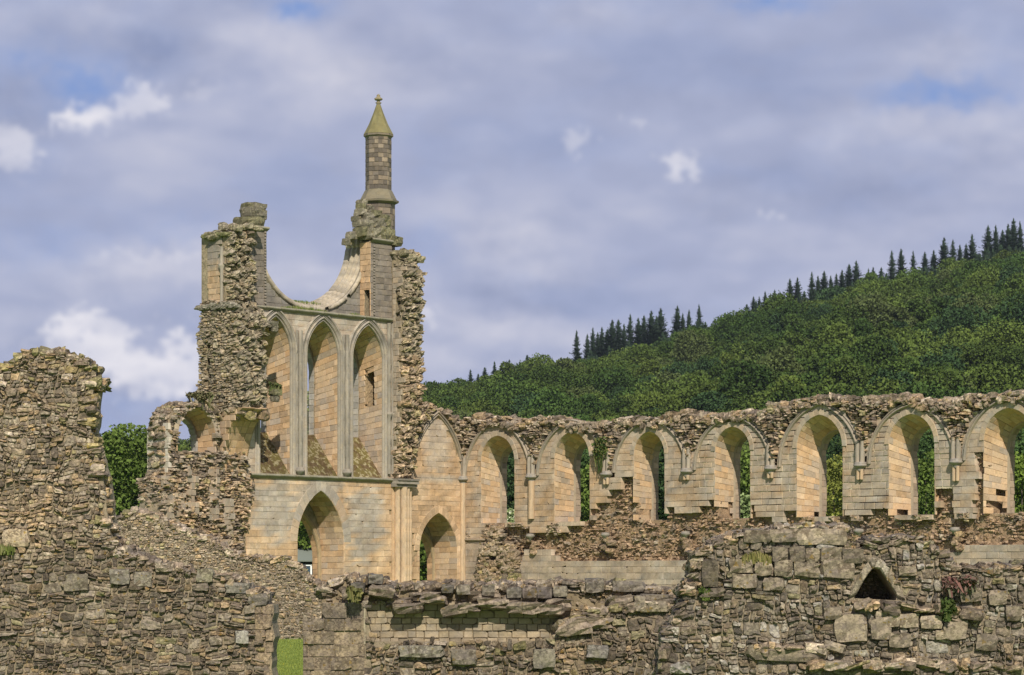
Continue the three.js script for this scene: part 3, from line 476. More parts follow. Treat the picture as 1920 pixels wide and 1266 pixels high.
  pile([[-6.9, 20.25, -.45, 1.5, .62, 1.0], [-7.7, 20.3, -.5, .7, .5, .8], [-5.9, 20.3, -.4, 1.1, .7, .9], [-7.4, 20.75, -.5, 1.0, .45, .8], [-6.4, 20.85, -.5, 1.2, .55, .9], [-5.75, 20.95, -.5, .8, .75, .9], [-7.85, 20.75, -.6, .4, .35, .6], [-7.1, 21.15, -.6, .9, .4, .7], [-6.3, 21.35, -.6, .9, .4, .7], [-7.5, 21.35, -.7, .6, .35, .6], [-6.7, 21.6, -.8, .7, .35, .6], [-7.35, 21.65, -.8, .35, .4, .5], [-7.1, 21.9, -.9, .5, .35, .5], [-8.0, 20.15, -.9, .55, .4, .7], [-8.1, 19.85, -1.2, .4, .35, .6], [-7.9, 21.0, -.7, .4, .3, .5],
    [-5.2, 20.3, -.5, .7, .7, .9], [-5.0, 20.0, -.2, .8, .5, .9]], .74);
  pile([[-14.75, 20.05, -.4, 1.35, .5, .9], [-14.6, 20.5, -.4, 1.15, .5, .8], [-14.35, 20.85, -.4, .8, .38, .7], [-14.85, 20.85, -.5, .5, .3, .6], [-15.3, 20.05, -.5, .5, .4, .6]]);
  // turret: eight sides, weathered set-off, spire and finial
  {
    const g = new THREE.Group(); g.name = 'turret'; t.root.add(g);
    const X = -5.08, Z = -1.25, tcol = () => mul(mix3([.15, .13, .11], [.4, .33, .25], r() ** 2.2), .85 + .3 * r()), sub8 = (name, d, m = M.ashlar) => t.mesh(name, geometry(d), m, g);
    const ringOfBlocks = (R, y0, y1, step, sides = 8, col = tcol) => { for (let y = y0, row = 0; y < y1 - .05; y += step, row++) for (let k = 0; k < sides; k++) { const a = (k + .5) / sides * Math.PI * 2, A = [-Math.sin(a), 0, Math.cos(a)], N = [Math.cos(a), 0, Math.sin(a)]; if (N[2] < -.75) continue; const half = R * Math.tan(Math.PI / sides), ap = R, f = { O: [X + N[0] * ap, 0, Z + N[2] * ap], A: mul(A, -1), B: [0, 1, 0], N }, cut = (row + k) % 2 ? .15 : -.2; for (const [a0, a1] of [[-half, cut * half], [cut * half, half]]) { const cc = col(y); sub8('block', block(f, [[a0 + .008, y + .008], [a1 - .008, y + .008], [a1 - .008, Math.min(y + step, y1) - .008], [a0 + .008, Math.min(y + step, y1) - .008]], .01 * r(), () => cc, r, { depth: .1 })); } } };
    sub8('core', turned(FRONT, X, 0, Z, [[.01, 15], [.83, 15], [.83, 22.1], [.62, 22.7], [.62, 25.6], [.01, 25.6]], 8, () => [.3, .26, .2], { flat: true, turn: 0 }));
    ringOfBlocks(.8, 19.6, 22.05, .31); ringOfBlocks(.63, 22.75, 25.5, .235);
    sub8('set_off', turned(FRONT, X, 0, Z, [[.82, 21.98], [1.06, 22.1], [1.07, 22.2], [.96, 22.24], [.72, 22.72], [.66, 22.78]], 8, () => mul([.22, .2, .14], .8 + .4 * r()), { flat: true }));
    sub8('cornice', turned(FRONT, X, 0, Z, [[.66, 25.42], [.7, 25.5], [.78, 25.56], [.78, 25.64], [.72, 25.68]], 8, () => [.24, .21, .16], { flat: true }));
    sub8('spire', turned(FRONT, X, 0, Z, [[.78, 25.66], [.5, 26.2], [.26, 26.8], [.12, 27.2]], 8, (k, h) => mul([.25, .23, .105], .85 + .25 * r()), { flat: true }));
    sub8('finial', turned(FRONT, X, 0, Z, [[.12, 27.18], [.1, 27.26], [.17, 27.32], [.1, 27.36], [.08, 27.42], [.19, 27.46], [.23, 27.53], [.13, 27.6], [.09, 27.66], [.1, 27.72], [.02, 27.78]], 10, () => [.27, .24, .15]));
  }
  // torn ends of the nave arcade walls that ran out from the front
  const stubTone = (warmth) => (x, y, rr) => mix3(rubTint(rr, warmth, .15), [.36, .34, .25], warmth < .3 ? .45 : .1);
  function tornStub(xa, xb, levels, warmth, hole, x1 = xa + .22) {      // levels: [y0, y1, zEnd0, zEnd1]
    for (const [y0, y1, z0, z1] of levels) {
      const f = { O: [xa, 0, 0], A: [0, 0, 1], B: [0, 1, 0], N: [-1, 0, 0] };
      const ol = [[-1.5, y0], [z0 - .12, y0], [z1 - .12, y1], [-1.5, y1]], h = hole && hole(y0, y1), tn = [.5, .43, .32]; if (h) bodyNiche(t, f, ol, h, xb - xa - .05, .7, tn, -.03); else t.put('core', body(f, ol, [], xb - xa - .05, tn, -.03), M.core);
    }
    const zAt = (y) => { for (const [y0, y1, z0, z1] of levels) if (y >= y0 && y <= y1) return lerp(z0, z1, (y - y0) / (y1 - y0)); return 0; }, yLo = levels[0][0], yHi = levels[levels.length - 1][1];
    for (let y = yLo + .08; y < yHi; y += .17) for (let x = x1; x < xb; x += .2 + .16 * r()) { const w = .18 + .36 * r() ** 1.5, h = .1 + .2 * r(), d = .35 + .35 * r(), c = stubTone(warmth(y))(x, y, r); t.put('rubble_stone', boulder(FRONT, [x + .08 * (r() - .5), y + .06 * (r() - .5), zAt(y) - .16 + .2 * (r() - .5) + .12 * fbm2(x, y * 1.3, 2)], [w, h, d], r, c, { rough: .3, spin: .9, round: .4 }), M.rubble, w * h); }
    return zAt;
  }
  // north stub
  const zN = tornStub(-5.3, -3.95, [[7.75, 11.3, .05, .75], [11.3, 15.8, .85, .75], [15.8, 18.5, .8, 1.0], [18.5, 19.4, .6, .5]], (y) => y < 14 ? .6 : .25, (y0, y1) => y0 === 15.8 ? [[.2, 15.82], [.58, 15.82], [.58, 17.4], [.2, 17.4]] : null);
  const sN = { O: [-5.31, 0, 0], A: [0, 0, 1], B: [0, 1, 0], N: [-1, 0, 0] };
  ashlar(t, sN, [.02, 7.8, 1.2, 18.6], (z, y) => z < zN(y) - .22 + .2 * n2(y * 1.5, 3), [[[.2, 15.82], [.58, 15.82], [.58, 17.4], [.2, 17.4]]], r, { col: (x, y) => mul(mix3([.4, .37, .31], OCHRE, r() * .4), .8 + .3 * r()), lengths: [.25, .45] });
  for (let k = 0; k < 30; k++) { const x = -5.3 + 1.5 * r(), w = .3 + .4 * r(), c = mul([.38, .34, .22], .7 + .5 * r()); t.put('broken_masonry', boulder(FRONT, [x, 19.2 + .35 * r() - (x + 5.3) * .25, -.9 + 1.5 * r()], [w, .2 + .2 * r(), w], r, c), M.rubble, w * .2); }
  // south stub: tall, wider below
  const zS = tornStub(-17.0, -15.3, [[10.6, 11.4, 1.1, 1.3], [11.4, 15.3, 1.3, 1.15], [15.3, 15.9, 1.0, .7], [15.9, 19.2, .4, .35]], () => .1, (y0) => y0 === 11.4 ? [[-1.05, 11.8], [-.8, 11.8], [-.8, 13.9], [-1.05, 13.9]] : null);
  const sS = { O: [-17.02, 0, 0], A: [0, 0, 1], B: [0, 1, 0], N: [-1, 0, 0] };
  bodyNiche(t, sS, [[-1.5, 10.4], [.3, 10.4], [.2, 19.2], [-.98, 19.1], [-1.0, 15.5], [-1.5, 15.4]], [[-1.05, 11.8], [-.8, 11.8], [-.8, 13.9], [-1.05, 13.9]], 1.6, .6, [.46, .4, .32], -.06);
  const pil = (z, y) => mul(mix3(mix3(OCHRE2, BUFF, r() * .7), [.3, .28, .25], smooth(17.2, 17.9, y + .8 * fbm2(z * 3, y, 3)) * .85 + .15 * r()), .9 + .2 * r());
  ashlar(t, sS, [-1.0, 15.75, .2, 19.05], (z, y) => z < .0 + .25 * n2(y * 2, 9), [], r, { col: pil, lengths: [.35, .6], proud: [0, .03] });
  t.put('shaft', turned(sS, .12, 0, .06, [[.09, 15.9], [.09, 17.5], [.16, 17.65], [.17, 17.75], [.09, 17.78], [.09, 18.6]], 10, (k, h) => mouldTone(3, h)), M.ashlar, 1);
  t.put('shaft', turned(FRONT, -15.16, 0, .15, [[.09, 13.9], [.09, 17.4], [.16, 17.55], [.17, 17.65], [.09, 17.7]], 10, (k, h) => mouldTone(5, h)), M.ashlar, 1);
  rubble(t, sS, [-1.5, 10.6, 1.3, 15.9], (z, y) => z < zS(y) - .1 && !(z > -1.05 && z < -.82 && y > 11.8 && y < 13.9), r, { proud: [.06, .2], tint: (x, y) => mix3(rubTint(r, .15, .12), [.36, .34, .25], .35), rough: .4 });
  for (let k = 0; k < 46; k++) { const z = -1 + 1.5 * r(), w = .3 + .4 * r(), c = mul(mix3([.36, .33, .2], [.45, .4, .32], r()), .7 + .5 * r()); t.put('broken_masonry', boulder(FRONT, [-17 + 1.8 * r(), 19.1 + (z > -.2 ? .35 : 0) + .25 * r(), z], [w, .16 + .16 * r(), w], r, c, { spin: .3 }), M.rubble, w * .2); }
  for (let k = 0; k < 26; k++) { const x = -16.4 + 1.3 * r(), w = .3 + .3 * r(); t.put('broken_masonry', boulder(FRONT, [x, 19.2 + .7 * (x + 16.4) / 1.3 * r(), -.3 + .6 * r()], [w, .2 + .15 * r(), w], r, rubTint(r, .1), { spin: .4 }), M.rubble, w * .2); }
  for (let z = -1.1; z < .3; z += .34) t.put('cornice', boulder(FRONT, [-16.95, 19.2, z], [.5, .2, .42], r, mul([.3, .3, .14], .8 + .4 * r()), { spin: .12, rough: .15, round: .5 }), M.rubble, 1);
  for (let k = 0; k < 22; k++) { const z = -1.6 + 2.7 * k / 22; t.put('broken_masonry', boulder(FRONT, [-17.0 + (z > 1 ? .8 : 0), 15.65 + .2 * r(), z], [.45, .17, .35], r, mul([.4, .37, .3], .8 + .4 * r()), { spin: .2, round: .5 }), M.rubble, .3); }
  pile([[-14.75, 14.95, .9, .9, .32, .5], [-14.5, 14.7, 1.0, .35, .2, .3], [-14.55, 11.6, 1.2, .5, .3, .5], [-14.6, 11.3, 1.2, .3, .3, .4]]);
  // springing of the vanished arcade arch below the south stub
  { const ff = { O: [-17, 0, 0], A: [0, 0, 1], B: [0, 1, 0], N: [-1, 0, 0] }, curve = Array.from({ length: 11 }, (_, k) => { const a = k / 10 * 1.25; return [-.05 + 1.5 * (1 - Math.cos(a)) * 1.5, 7.7 + 3.2 * Math.sin(a)]; });
    t.put('arch_springer', body(ff, [[-.5, 7.6], ...curve, [-.5, 10.9]], [], 1.65, [.5, .38, .23], -.05), M.core, 4);
    for (let k = 0; k < 10; k++) for (let j = 0; j < 4; j++) { const a = curve[k], b = curve[k + 1], d = unit([0, b[1] - a[1], b[0] - a[0]]), N = [0, -d[2], d[1]], f = { O: [-17 + .05, a[1], a[0]], A: [1, 0, 0], B: d, N }; const L = Math.hypot(b[0] - a[0], b[1] - a[1]), cc = mul(mix3(OCHRE, OCHRE2, r()), .8 + .3 * r()); t.put('reveal_block', block(f, [[j * .4 + .01, .01], [j * .4 + .39, .01], [j * .4 + .39, L - .01], [j * .4 + .01, L - .01]], .02 * r(), () => cc, r), M.ashlar, .15); }
    ashlar(t, ff, [-.1, 7.7, 1.6, 10.7], (z, y) => !inPoly([[-.4, 7.4], ...curve, [3, 11], [3, 7.4]].map((q) => [q[0] + .0, q[1]]), z, y) ? true : false, [], r, { col: () => mul(mix3(OCHRE, GREY, r() * .4), .8 + .2 * r()), lengths: [.3, .5] }); }
  for (let k = 0; k < 26; k++) { const x = -16.9 + 1.6 * r(), z = -.1 + 1.35 * r(), w = .22 + .35 * r(); t.put('broken_masonry', boulder(FRONT, [x, 10.55 + .3 * (r() - .6), z], [w, .25 + .25 * r(), w], r, rubTint(r, .2, .1), { spin: .8 }), M.rubble, w * .2); }
  // respond shafts and capital at the foot of the north stub
  for (const [x, z, R] of [[-5.05, .12, .16], [-4.72, .26, .19], [-4.4, .16, .17], [-4.1, .08, .12]]) t.put('shaft', turned(FRONT, x, 0, z, [[R * 1.25, 0], ...drums(R, .2, 7.2, .6), [R * 1.15, 7.25]], 12, (k, h) => mul(mix3(OCHRE, PALE, .3 + .3 * fbm2(h, x * 5, 2)), .95)), M.ashlar, 3);
  t.put('core', body(FRONT, [[-5.35, 0], [-3.95, 0], [-3.95, 7.3], [-5.35, 7.3]], [], .3, OCHRE, .05), M.ashlar);
  for (const [y, h, z, tn] of [[7.25, .14, .4, .3], [7.4, .16, .52, .4], [7.57, .1, .58, .25]]) t.put('capital', body(FRONT, [[-5.42, y], [-3.86, y], [-3.86, y + h], [-5.42, y + h]], [], z, mul([1, .93, .8], tn), z), M.ashlar, 1);
  // vault rib on the end wall of the north aisle, broken rubble over it
  t.put('arch_moulding', sweep(FRONT, arch(rib.xl, rib.xr, rib.ys, rib.ya, 14), rolls(-.06, [[.1, .13], [.12, .16]], -.05), (x, y) => mul(mix3([.36, .3, .22], [.28, .26, .22], clamp(.5 + fbm2(x * 2, y, 3))), 1)), M.ashlar, 4);
  const ribBig = arch(rib.xl - .3, rib.xr + .3, rib.ys, rib.ya + .32).reverse();
  rubble(t, FRONT, [-4.1, 7.6, 0, 11.6], (x, y) => !inPoly([[rib.xl - .3, -1], [rib.xr + .3, -1], ...ribBig], x, y) && y < 11.6 - .3 * (x + 4.1) * .4 - (x > -1.2 ? .25 : 0), r, { proud: [.08, .3], tint: () => rubTint(r, .15, .15), rough: .4, relief: (x, y) => .1 + .15 * n2(x, y) });
  coping(t, FRONT, [[-4.1, 11.6], [-2.4, 11.55], [-1, 11.25], [0, 10.85]], 1.4, r, { size: [.34, .22], tint: () => rubTint(r, .1, .1) });
  t.finish();
}
// ------------------------------------------------------------------ north aisle wall: seven bays of windows, the facing torn away in places
{
  const r = mulberry(202), t = new Thing('north_aisle_wall', 'long ruined wall with a row of round-headed windows, facing stones torn away below', 'wall', { at: CORNER, turn: TURN_A });
  const BAY = 5.2, END = 41, bays = [0, 1, 2, 3, 4, 5, 6, 7];
  const front = bays.map((k) => { const c = 2.52 + BAY * k, w = [1.2, 1.2, 1.05, 1.08, 1.33, 1.25, 1.3, 1.2][k]; return { xl: c - w, xr: c + w - (k === 2 ? .12 : 0), y0: 5.42, ys: 8.72, ya: 8.72 + w * 1.08 + (k === 4 ? .1 : 0) }; });
  const backs = front.map((o, k) => ({ xl: 1.5 + 5.23 * k, xr: o.xr - .1, y0: 5.42, ys: 8.55, ya: 9.52 }));
  const top = [[868, 790], [895, 780], [905, 793], [945, 785], [965, 797], [1000, 787], [1045, 785], [1075, 797], [1120, 797], [1170, 786], [1230, 788], [1290, 773], [1320, 780], [1350, 783], [1380, 773], [1420, 778], [1450, 760], [1480, 760], [1500, 753], [1545, 745], [1600, 751], [1650, 748], [1690, 744], [1740, 755], [1790, 753], [1820, 743], [1850, 748], [1880, 738], [1920, 738]].map((q) => onAisle(...q));
  top.push([37, 10.9], [END, 10.7]);
  const topAt = (x) => { let k = 1; while (k < top.length - 1 && top[k][0] < x) k++; const a = top[k - 1], b = top[k]; return lerp(a[1], b[1], clamp((x - a[0]) / (b[0] - a[0]))); };
  const line = ragged(top, r, .1, .3), holesF = front.map((o) => opening(o)), holesB = backs.map((o) => opening(o));
  t.put('core', body(FRONT, [[0, -.05], [END, -.05], ...line.slice().reverse()], holesF, 1.06, [.5, .36, .25], -.37), M.core);
  t.put('core', body(FRONT, [[0, -.05], [END, -.05], ...line.slice().reverse()], holesB, .34, [.45, .38, .29], -1.43), M.core);
  // wall ribs of the vanished vault: one pointed arch a bay
  const ribs = bays.map((k) => ({ xl: .2 + BAY * k, xr: 4.85 + BAY * k, ys: 7.85, ya: [10.8, 10.5, 10.4, 10.35, 10.75, 10.5, 10.6, 10.6][k] })), inRib = (x, y) => ribs.some((o) => x > o.xl && x < o.xr && inPoly([[o.xl, -1], [o.xr, -1], ...arch(o.xl, o.xr, o.ys, o.ya).reverse()], x, y)) || y < 7.75, nearRib = (x, y) => ribs.some((o) => x > o.xl - .24 && x < o.xr + .24 && inPoly([[o.xl - .24, -1], [o.xr + .24, -1], ...arch(o.xl - .24, o.xr + .24, o.ys, o.ya + .26).reverse()], x, y)) || y < 7.75;
  const poly = (...q) => q.map((a) => onAisle(...a));
  const torn = [
    poly([912, 984], [966, 984], [988, 992], [988, 1020], [975, 1050], [950, 1092], [908, 1088], [898, 1062], [920, 1020]),
    poly([1072, 986], [1112, 983], [1125, 1052], [1034, 1046], [1034, 1015]),
    poly([1108, 952], [1140, 938], [1168, 897], [1192, 895], [1216, 928], [1222, 970], [1228, 985], [1228, 1052], [1100, 1052]),
    poly([1222, 978], [1256, 946], [1276, 963], [1292, 972], [1312, 950], [1346, 932], [1372, 930], [1376, 988], [1330, 1050], [1222, 1052]),
    poly([1376, 984], [1410, 944], [1428, 970], [1445, 985], [1470, 988], [1476, 962], [1500, 958], [1504, 985], [1574, 968], [1574, 1050], [1360, 1050]),
    poly([1572, 944], [1588, 966], [1612, 980], [1640, 978], [1642, 957], [1672, 955], [1690, 988], [1756, 966], [1756, 1030], [1572, 1040]),
    poly([1754, 910], [1780, 916], [1784, 960], [1800, 975], [1800, 1030], [1750, 1030]),
    poly([1822, 855], [1852, 850], [1866, 905], [1888, 930], [1896, 965], [1930, 965], [1930, 1010], [1840, 1010], [1826, 930]),
  ];
  const isTorn = (x, y) => (x > 4.6 && y < 5.2 + .5 * n2(x * .85, 3) + .25 * n2(x * 2.3, 8) && y > 4.1 + .12 * n2(x, 7) && !(x > 5 && x < 7 && y > 4.75)) || torn.some((q) => inPoly(q, x, y)), inWindow = (x, y) => front.some((o) => x > o.xl - .05 && x < o.xr + .05 && y > o.y0 && inPoly(opening(o), x, y));
  const tone = (x, y, rr) => {
    const k = fbm2(x * .45 + 9, y * .5, 4), fine = fbm2(x * 1.5 + 3, y * 1.5, 3); let c = mix3(OCHRE, k > 0 ? BUFF : OCHRE2, Math.abs(k) * 1.6);
    const g = Math.max(smooth(.05, .4, fbm2(x * .7, y * .32 + 40, 4)) * (x < 14 ? .7 : .85), .12 + .34 * smooth(6, 16, x) + .9 * fine + .5 * k, smooth(9.2, 10.4, y + fine * .8) * .75, x > 20 ? smooth(-.1, .3, fbm2(x * .9, y * .5 + 70, 3)) * .6 : 0, y < 4.4 ? .6 : 0, x < 4 && y < 7 ? smooth(-.1, .3, fbm2(x, y * .6 + 20, 3)) * .5 : 0);
    const crust = smooth(.12, .42, fbm2(x * 1.5 + 8, y * .45 + 60, 4)) * .55 + smooth(.2, .4, fbm2(x * 2.2, y * 2.2 + 90, 3)) * .25;
    c = mix3(c, [.27, .255, .23], crust);
    return mul(mix3(c, mix3(GREY, [.47, .425, .36], clamp(.5 + fine)), clamp(g)), .93 + .36 * fine + .25 * k);
  };
  const pale = (x) => smooth(15, 17, x) * (1 - smooth(26, 29, x));
  ashlar(t, FRONT, [.02, .02, END, 11.4], (x, y) => nearRib(x, y) && y < topAt(x) - .15 && !isTorn(x + .08 * n2(x * 3, y), y), holesF, r, { col: tone, lengths: [.36, .8], course: [.24, .36], gapAt: (x, y) => x > 15.6 && x < 31 && y > 5.6 ? .018 : .005, proud: [-.01, .014], depth: .4, size: 1, amp: .2 });
  // the rebated joints of the middle bays are pointed in pale mortar
  for (const [k, y0] of [[3, 6.6], [4, 5.9], [5, 6.6]]) for (const [xa, xb] of [[.25 + BAY * k, front[k].xl - .04], [front[k].xr + .04, 4.8 + BAY * k]]) t.put('pointing', body(FRONT, [[xa, y0], [xb, y0], [xb, 8.5], [xa, 8.5]], [], .03, [.95, .86, .7], -.028), M.core, 1);
  // bare core of the wall where the facing is gone
  const coreTone = (x, y) => { const g = smooth(.0, .35, fbm2(x * .5, y * .7 + 11, 3)) * (y > 4.3 && y < 6.2 ? 1 : .4); return mul(mix3(rubTint(r, .5 * (1 - g), .1), mul([.62, .42, .27], .7 + .5 * r()), .55 * (1 - g)), .84); };
  rubble(t, faceAt(-.38), [.05, 3.3, END, 9.3], (x, y) => isTorn(x, y) && !inWindow(x, y), r, { cw: .15, ch: .115, wmax: 3.2, proud: [.0, .26], tint: coreTone, rough: .5, n: 5, tilt: .9, relief: (x, y) => .05 * n2(x * 1.2, y * 1.2), size: .7 });
  rubble(t, FRONT, [.05, 3.2, END, 5.4], (x, y) => y < 5.4 && !isTorn(x, y) && y > 4.35 && fbm2(x * .4, y * .5 + 3, 3) > .02, r, { cw: .13, ch: .1, proud: [.03, .16], tint: () => rubTint(r, .2, .1), rough: .4, n: 5, size: .7 });
  // spandrels between the ribs and the ragged wall head
  rubble(t, faceAt(-.34), [.05, 7.7, END, 11.3], (x, y) => !nearRib(x, y) && y < topAt(x) - .05 && !inWindow(x, y), r, { cw: .15, ch: .115, proud: [.1, .34], tint: (x, y) => rubTint(r, y < 9 ? .35 : .08, .16), rough: .45, n: 5, relief: (x, y) => .36 + .12 * n2(x * .9, y * .9), size: 1.1 });
  coping(t, FRONT, top, 1.5, r, { size: [.36, .24], rows: 3, spread: .16, tint: () => rubTint(r, .05, .15), z0: .12 });
  coping(t, FRONT, top.map(([x, y]) => [x, y - .2]), .4, r, { size: [.34, .22], rows: 1, spread: .2, tint: () => rubTint(r, .08, .15), z0: .2, step: 1.1 });
  const warm = (q, rr) => mul(mix3(OCHRE, rr() < .25 ? GREY : rr() < .5 ? OCHRE2 : BUFF, .2 + .45 * rr()), .95 + .15 * rr());
  front.forEach((o, k) => {
    const b = backs[k];
    lining(t, FRONT, openingLine(o), -.01, openingLine(b), -1.42, r, { col: warm, lengths: [.4, .7], skip: (q) => q[1] < 6.4 && isTorn(q[0] - .35, q[1]) && r() < .5 });
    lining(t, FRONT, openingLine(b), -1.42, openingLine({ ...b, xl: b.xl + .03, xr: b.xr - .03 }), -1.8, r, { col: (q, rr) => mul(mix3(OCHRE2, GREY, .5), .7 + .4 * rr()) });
    t.put('arch_moulding', sweep(faceAt(-1.4), openingLine(b, 10), [[-.02, -.02], [.0, .1], [.05, .13], [.1, .1], [.12, -.02]], () => [.4, .34, .25]), M.ashlar, 1);
    t.put('window_sill', body(FRONT, [[o.xl, 5.3], [o.xr, 5.3], [o.xr, 5.44], [o.xl, 5.44]], [], 1.35, [.4, .36, .3], -.42), M.core, 1);
    const li = arch(o.xl, o.xr, o.ys, o.ya, 8), lo = arch(o.xl - .24, o.xr + .24, o.ys, o.ya + .26, 8);
    for (let j = 0; j < li.length - 1; j++) { const q = [li[j], li[j + 1], lo[j + 1], lo[j]].map((a) => [...a]); if (areaOf(q) < 0) q.reverse(); const c = mul(mix3([.42, .38, .31], OCHRE, r() * .5), .85 + .3 * r()); t.put('voussoir', block(FRONT, q, .03 + .02 * r(), () => c, r, { depth: .12 }), M.ashlar, 1); }
    const w = ribs[k]; t.put('vault_rib', sweep(FRONT, arch(w.xl, w.xr, w.ys, w.ya, 14), rolls(-.07, [[.13, .16], [.1, .09]], -.06), (x, y) => mul(mix3([.4, .34, .26], [.3, .28, .24], clamp(.5 + fbm2(x * 2, y, 3))), 1)), M.ashlar, 3);
  });
  // vault springers: capitals on shafts or corbels between the bays
  for (let k = 0; k < 8; k++) {
    const x = [.05, 4.98, 10.12, 15.33, 20.5, 25.72, 31.0, 36.3][k], y = 7.72, grey = () => mul([.34, .32, .285], .75 + .4 * r()), tan = () => mul(mix3(OCHRE, BUFF, r()), .8 + .2 * r());
    t.put('capital', turned(FRONT, x, y, .06, [[.14, -.2], [.18, -.12], [.16, -.08], [.3, .0], [.34, .04], [.34, .1], [.28, .12], [.3, .18], [.26, .22], [.02, .24]], 14, () => grey()), M.ashlar, 1);
    for (const dx of [-.13, .13]) t.put('rib_springer', turned(FRONT, x + dx, y + .2, .1, [[.12, 0], [.13, .6], [.1, 1.0]], 8, () => mul([.38, .34, .28], .8 + .4 * r())), M.ashlar, 1);
    const foot = [0, 5.6, 7.25, 7.35, 7.3, 7.1, 6.9, 7.3][k];
    if (k < 2) t.put('shaft', turned(FRONT, x, 0, .07, [[.17, foot], [.17, y - .15]], 12, () => tan()), M.ashlar, 2);
    else for (const dx of [-.1, .1]) t.put('shaft', turned(FRONT, x + dx, 0, .12, [[.02, foot], [.085, foot + .04], [.085, y - .12]], 8, () => tan()), M.ashlar, 1);
    if (k) { t.put('corbel', turned(FRONT, x - .06, 4.72, .1, [[.05, -.24], [.14, -.12], [.24, -.05], [.24, .03], [.2, .05], [.23, .1], [.02, .12]], 12, () => grey()), M.ashlar, 1); for (let j = 0; j < 4; j++) t.put('rubble_stone', boulder(FRONT, [x + (r() - .5) * .5, 4.5 - .2 * j, -.02], [.35, .25, .4], r, coreTone(x, 4)), M.rubble, .05); }
  }
  t.put('string_course', sweep(FRONT, [[.1, 4.55], [1.7, 4.55]], [[-.08, -.03], [-.06, .08], [0, .12], [.06, .09], [.07, -.03]], () => [.36, .3, .22]), M.ashlar, 1);
  // fallen core heaped at the foot of the first bay
  for (let k = 0; k < 150; k++) { const x = 1.4 + 2.6 * r(), y = 2.2 + 3.1 * r() * (1 - Math.abs(x - 2.7) / 2.4), w = .2 + .35 * r(); t.put('rubble_stone', boulder(FRONT, [x, y, .05 + .15 * r()], [w, w * .65, .45], r, rubTint(r, .25, .2), { rough: .3 }), M.rubble, w * w * .5); }
  t.finish();
}

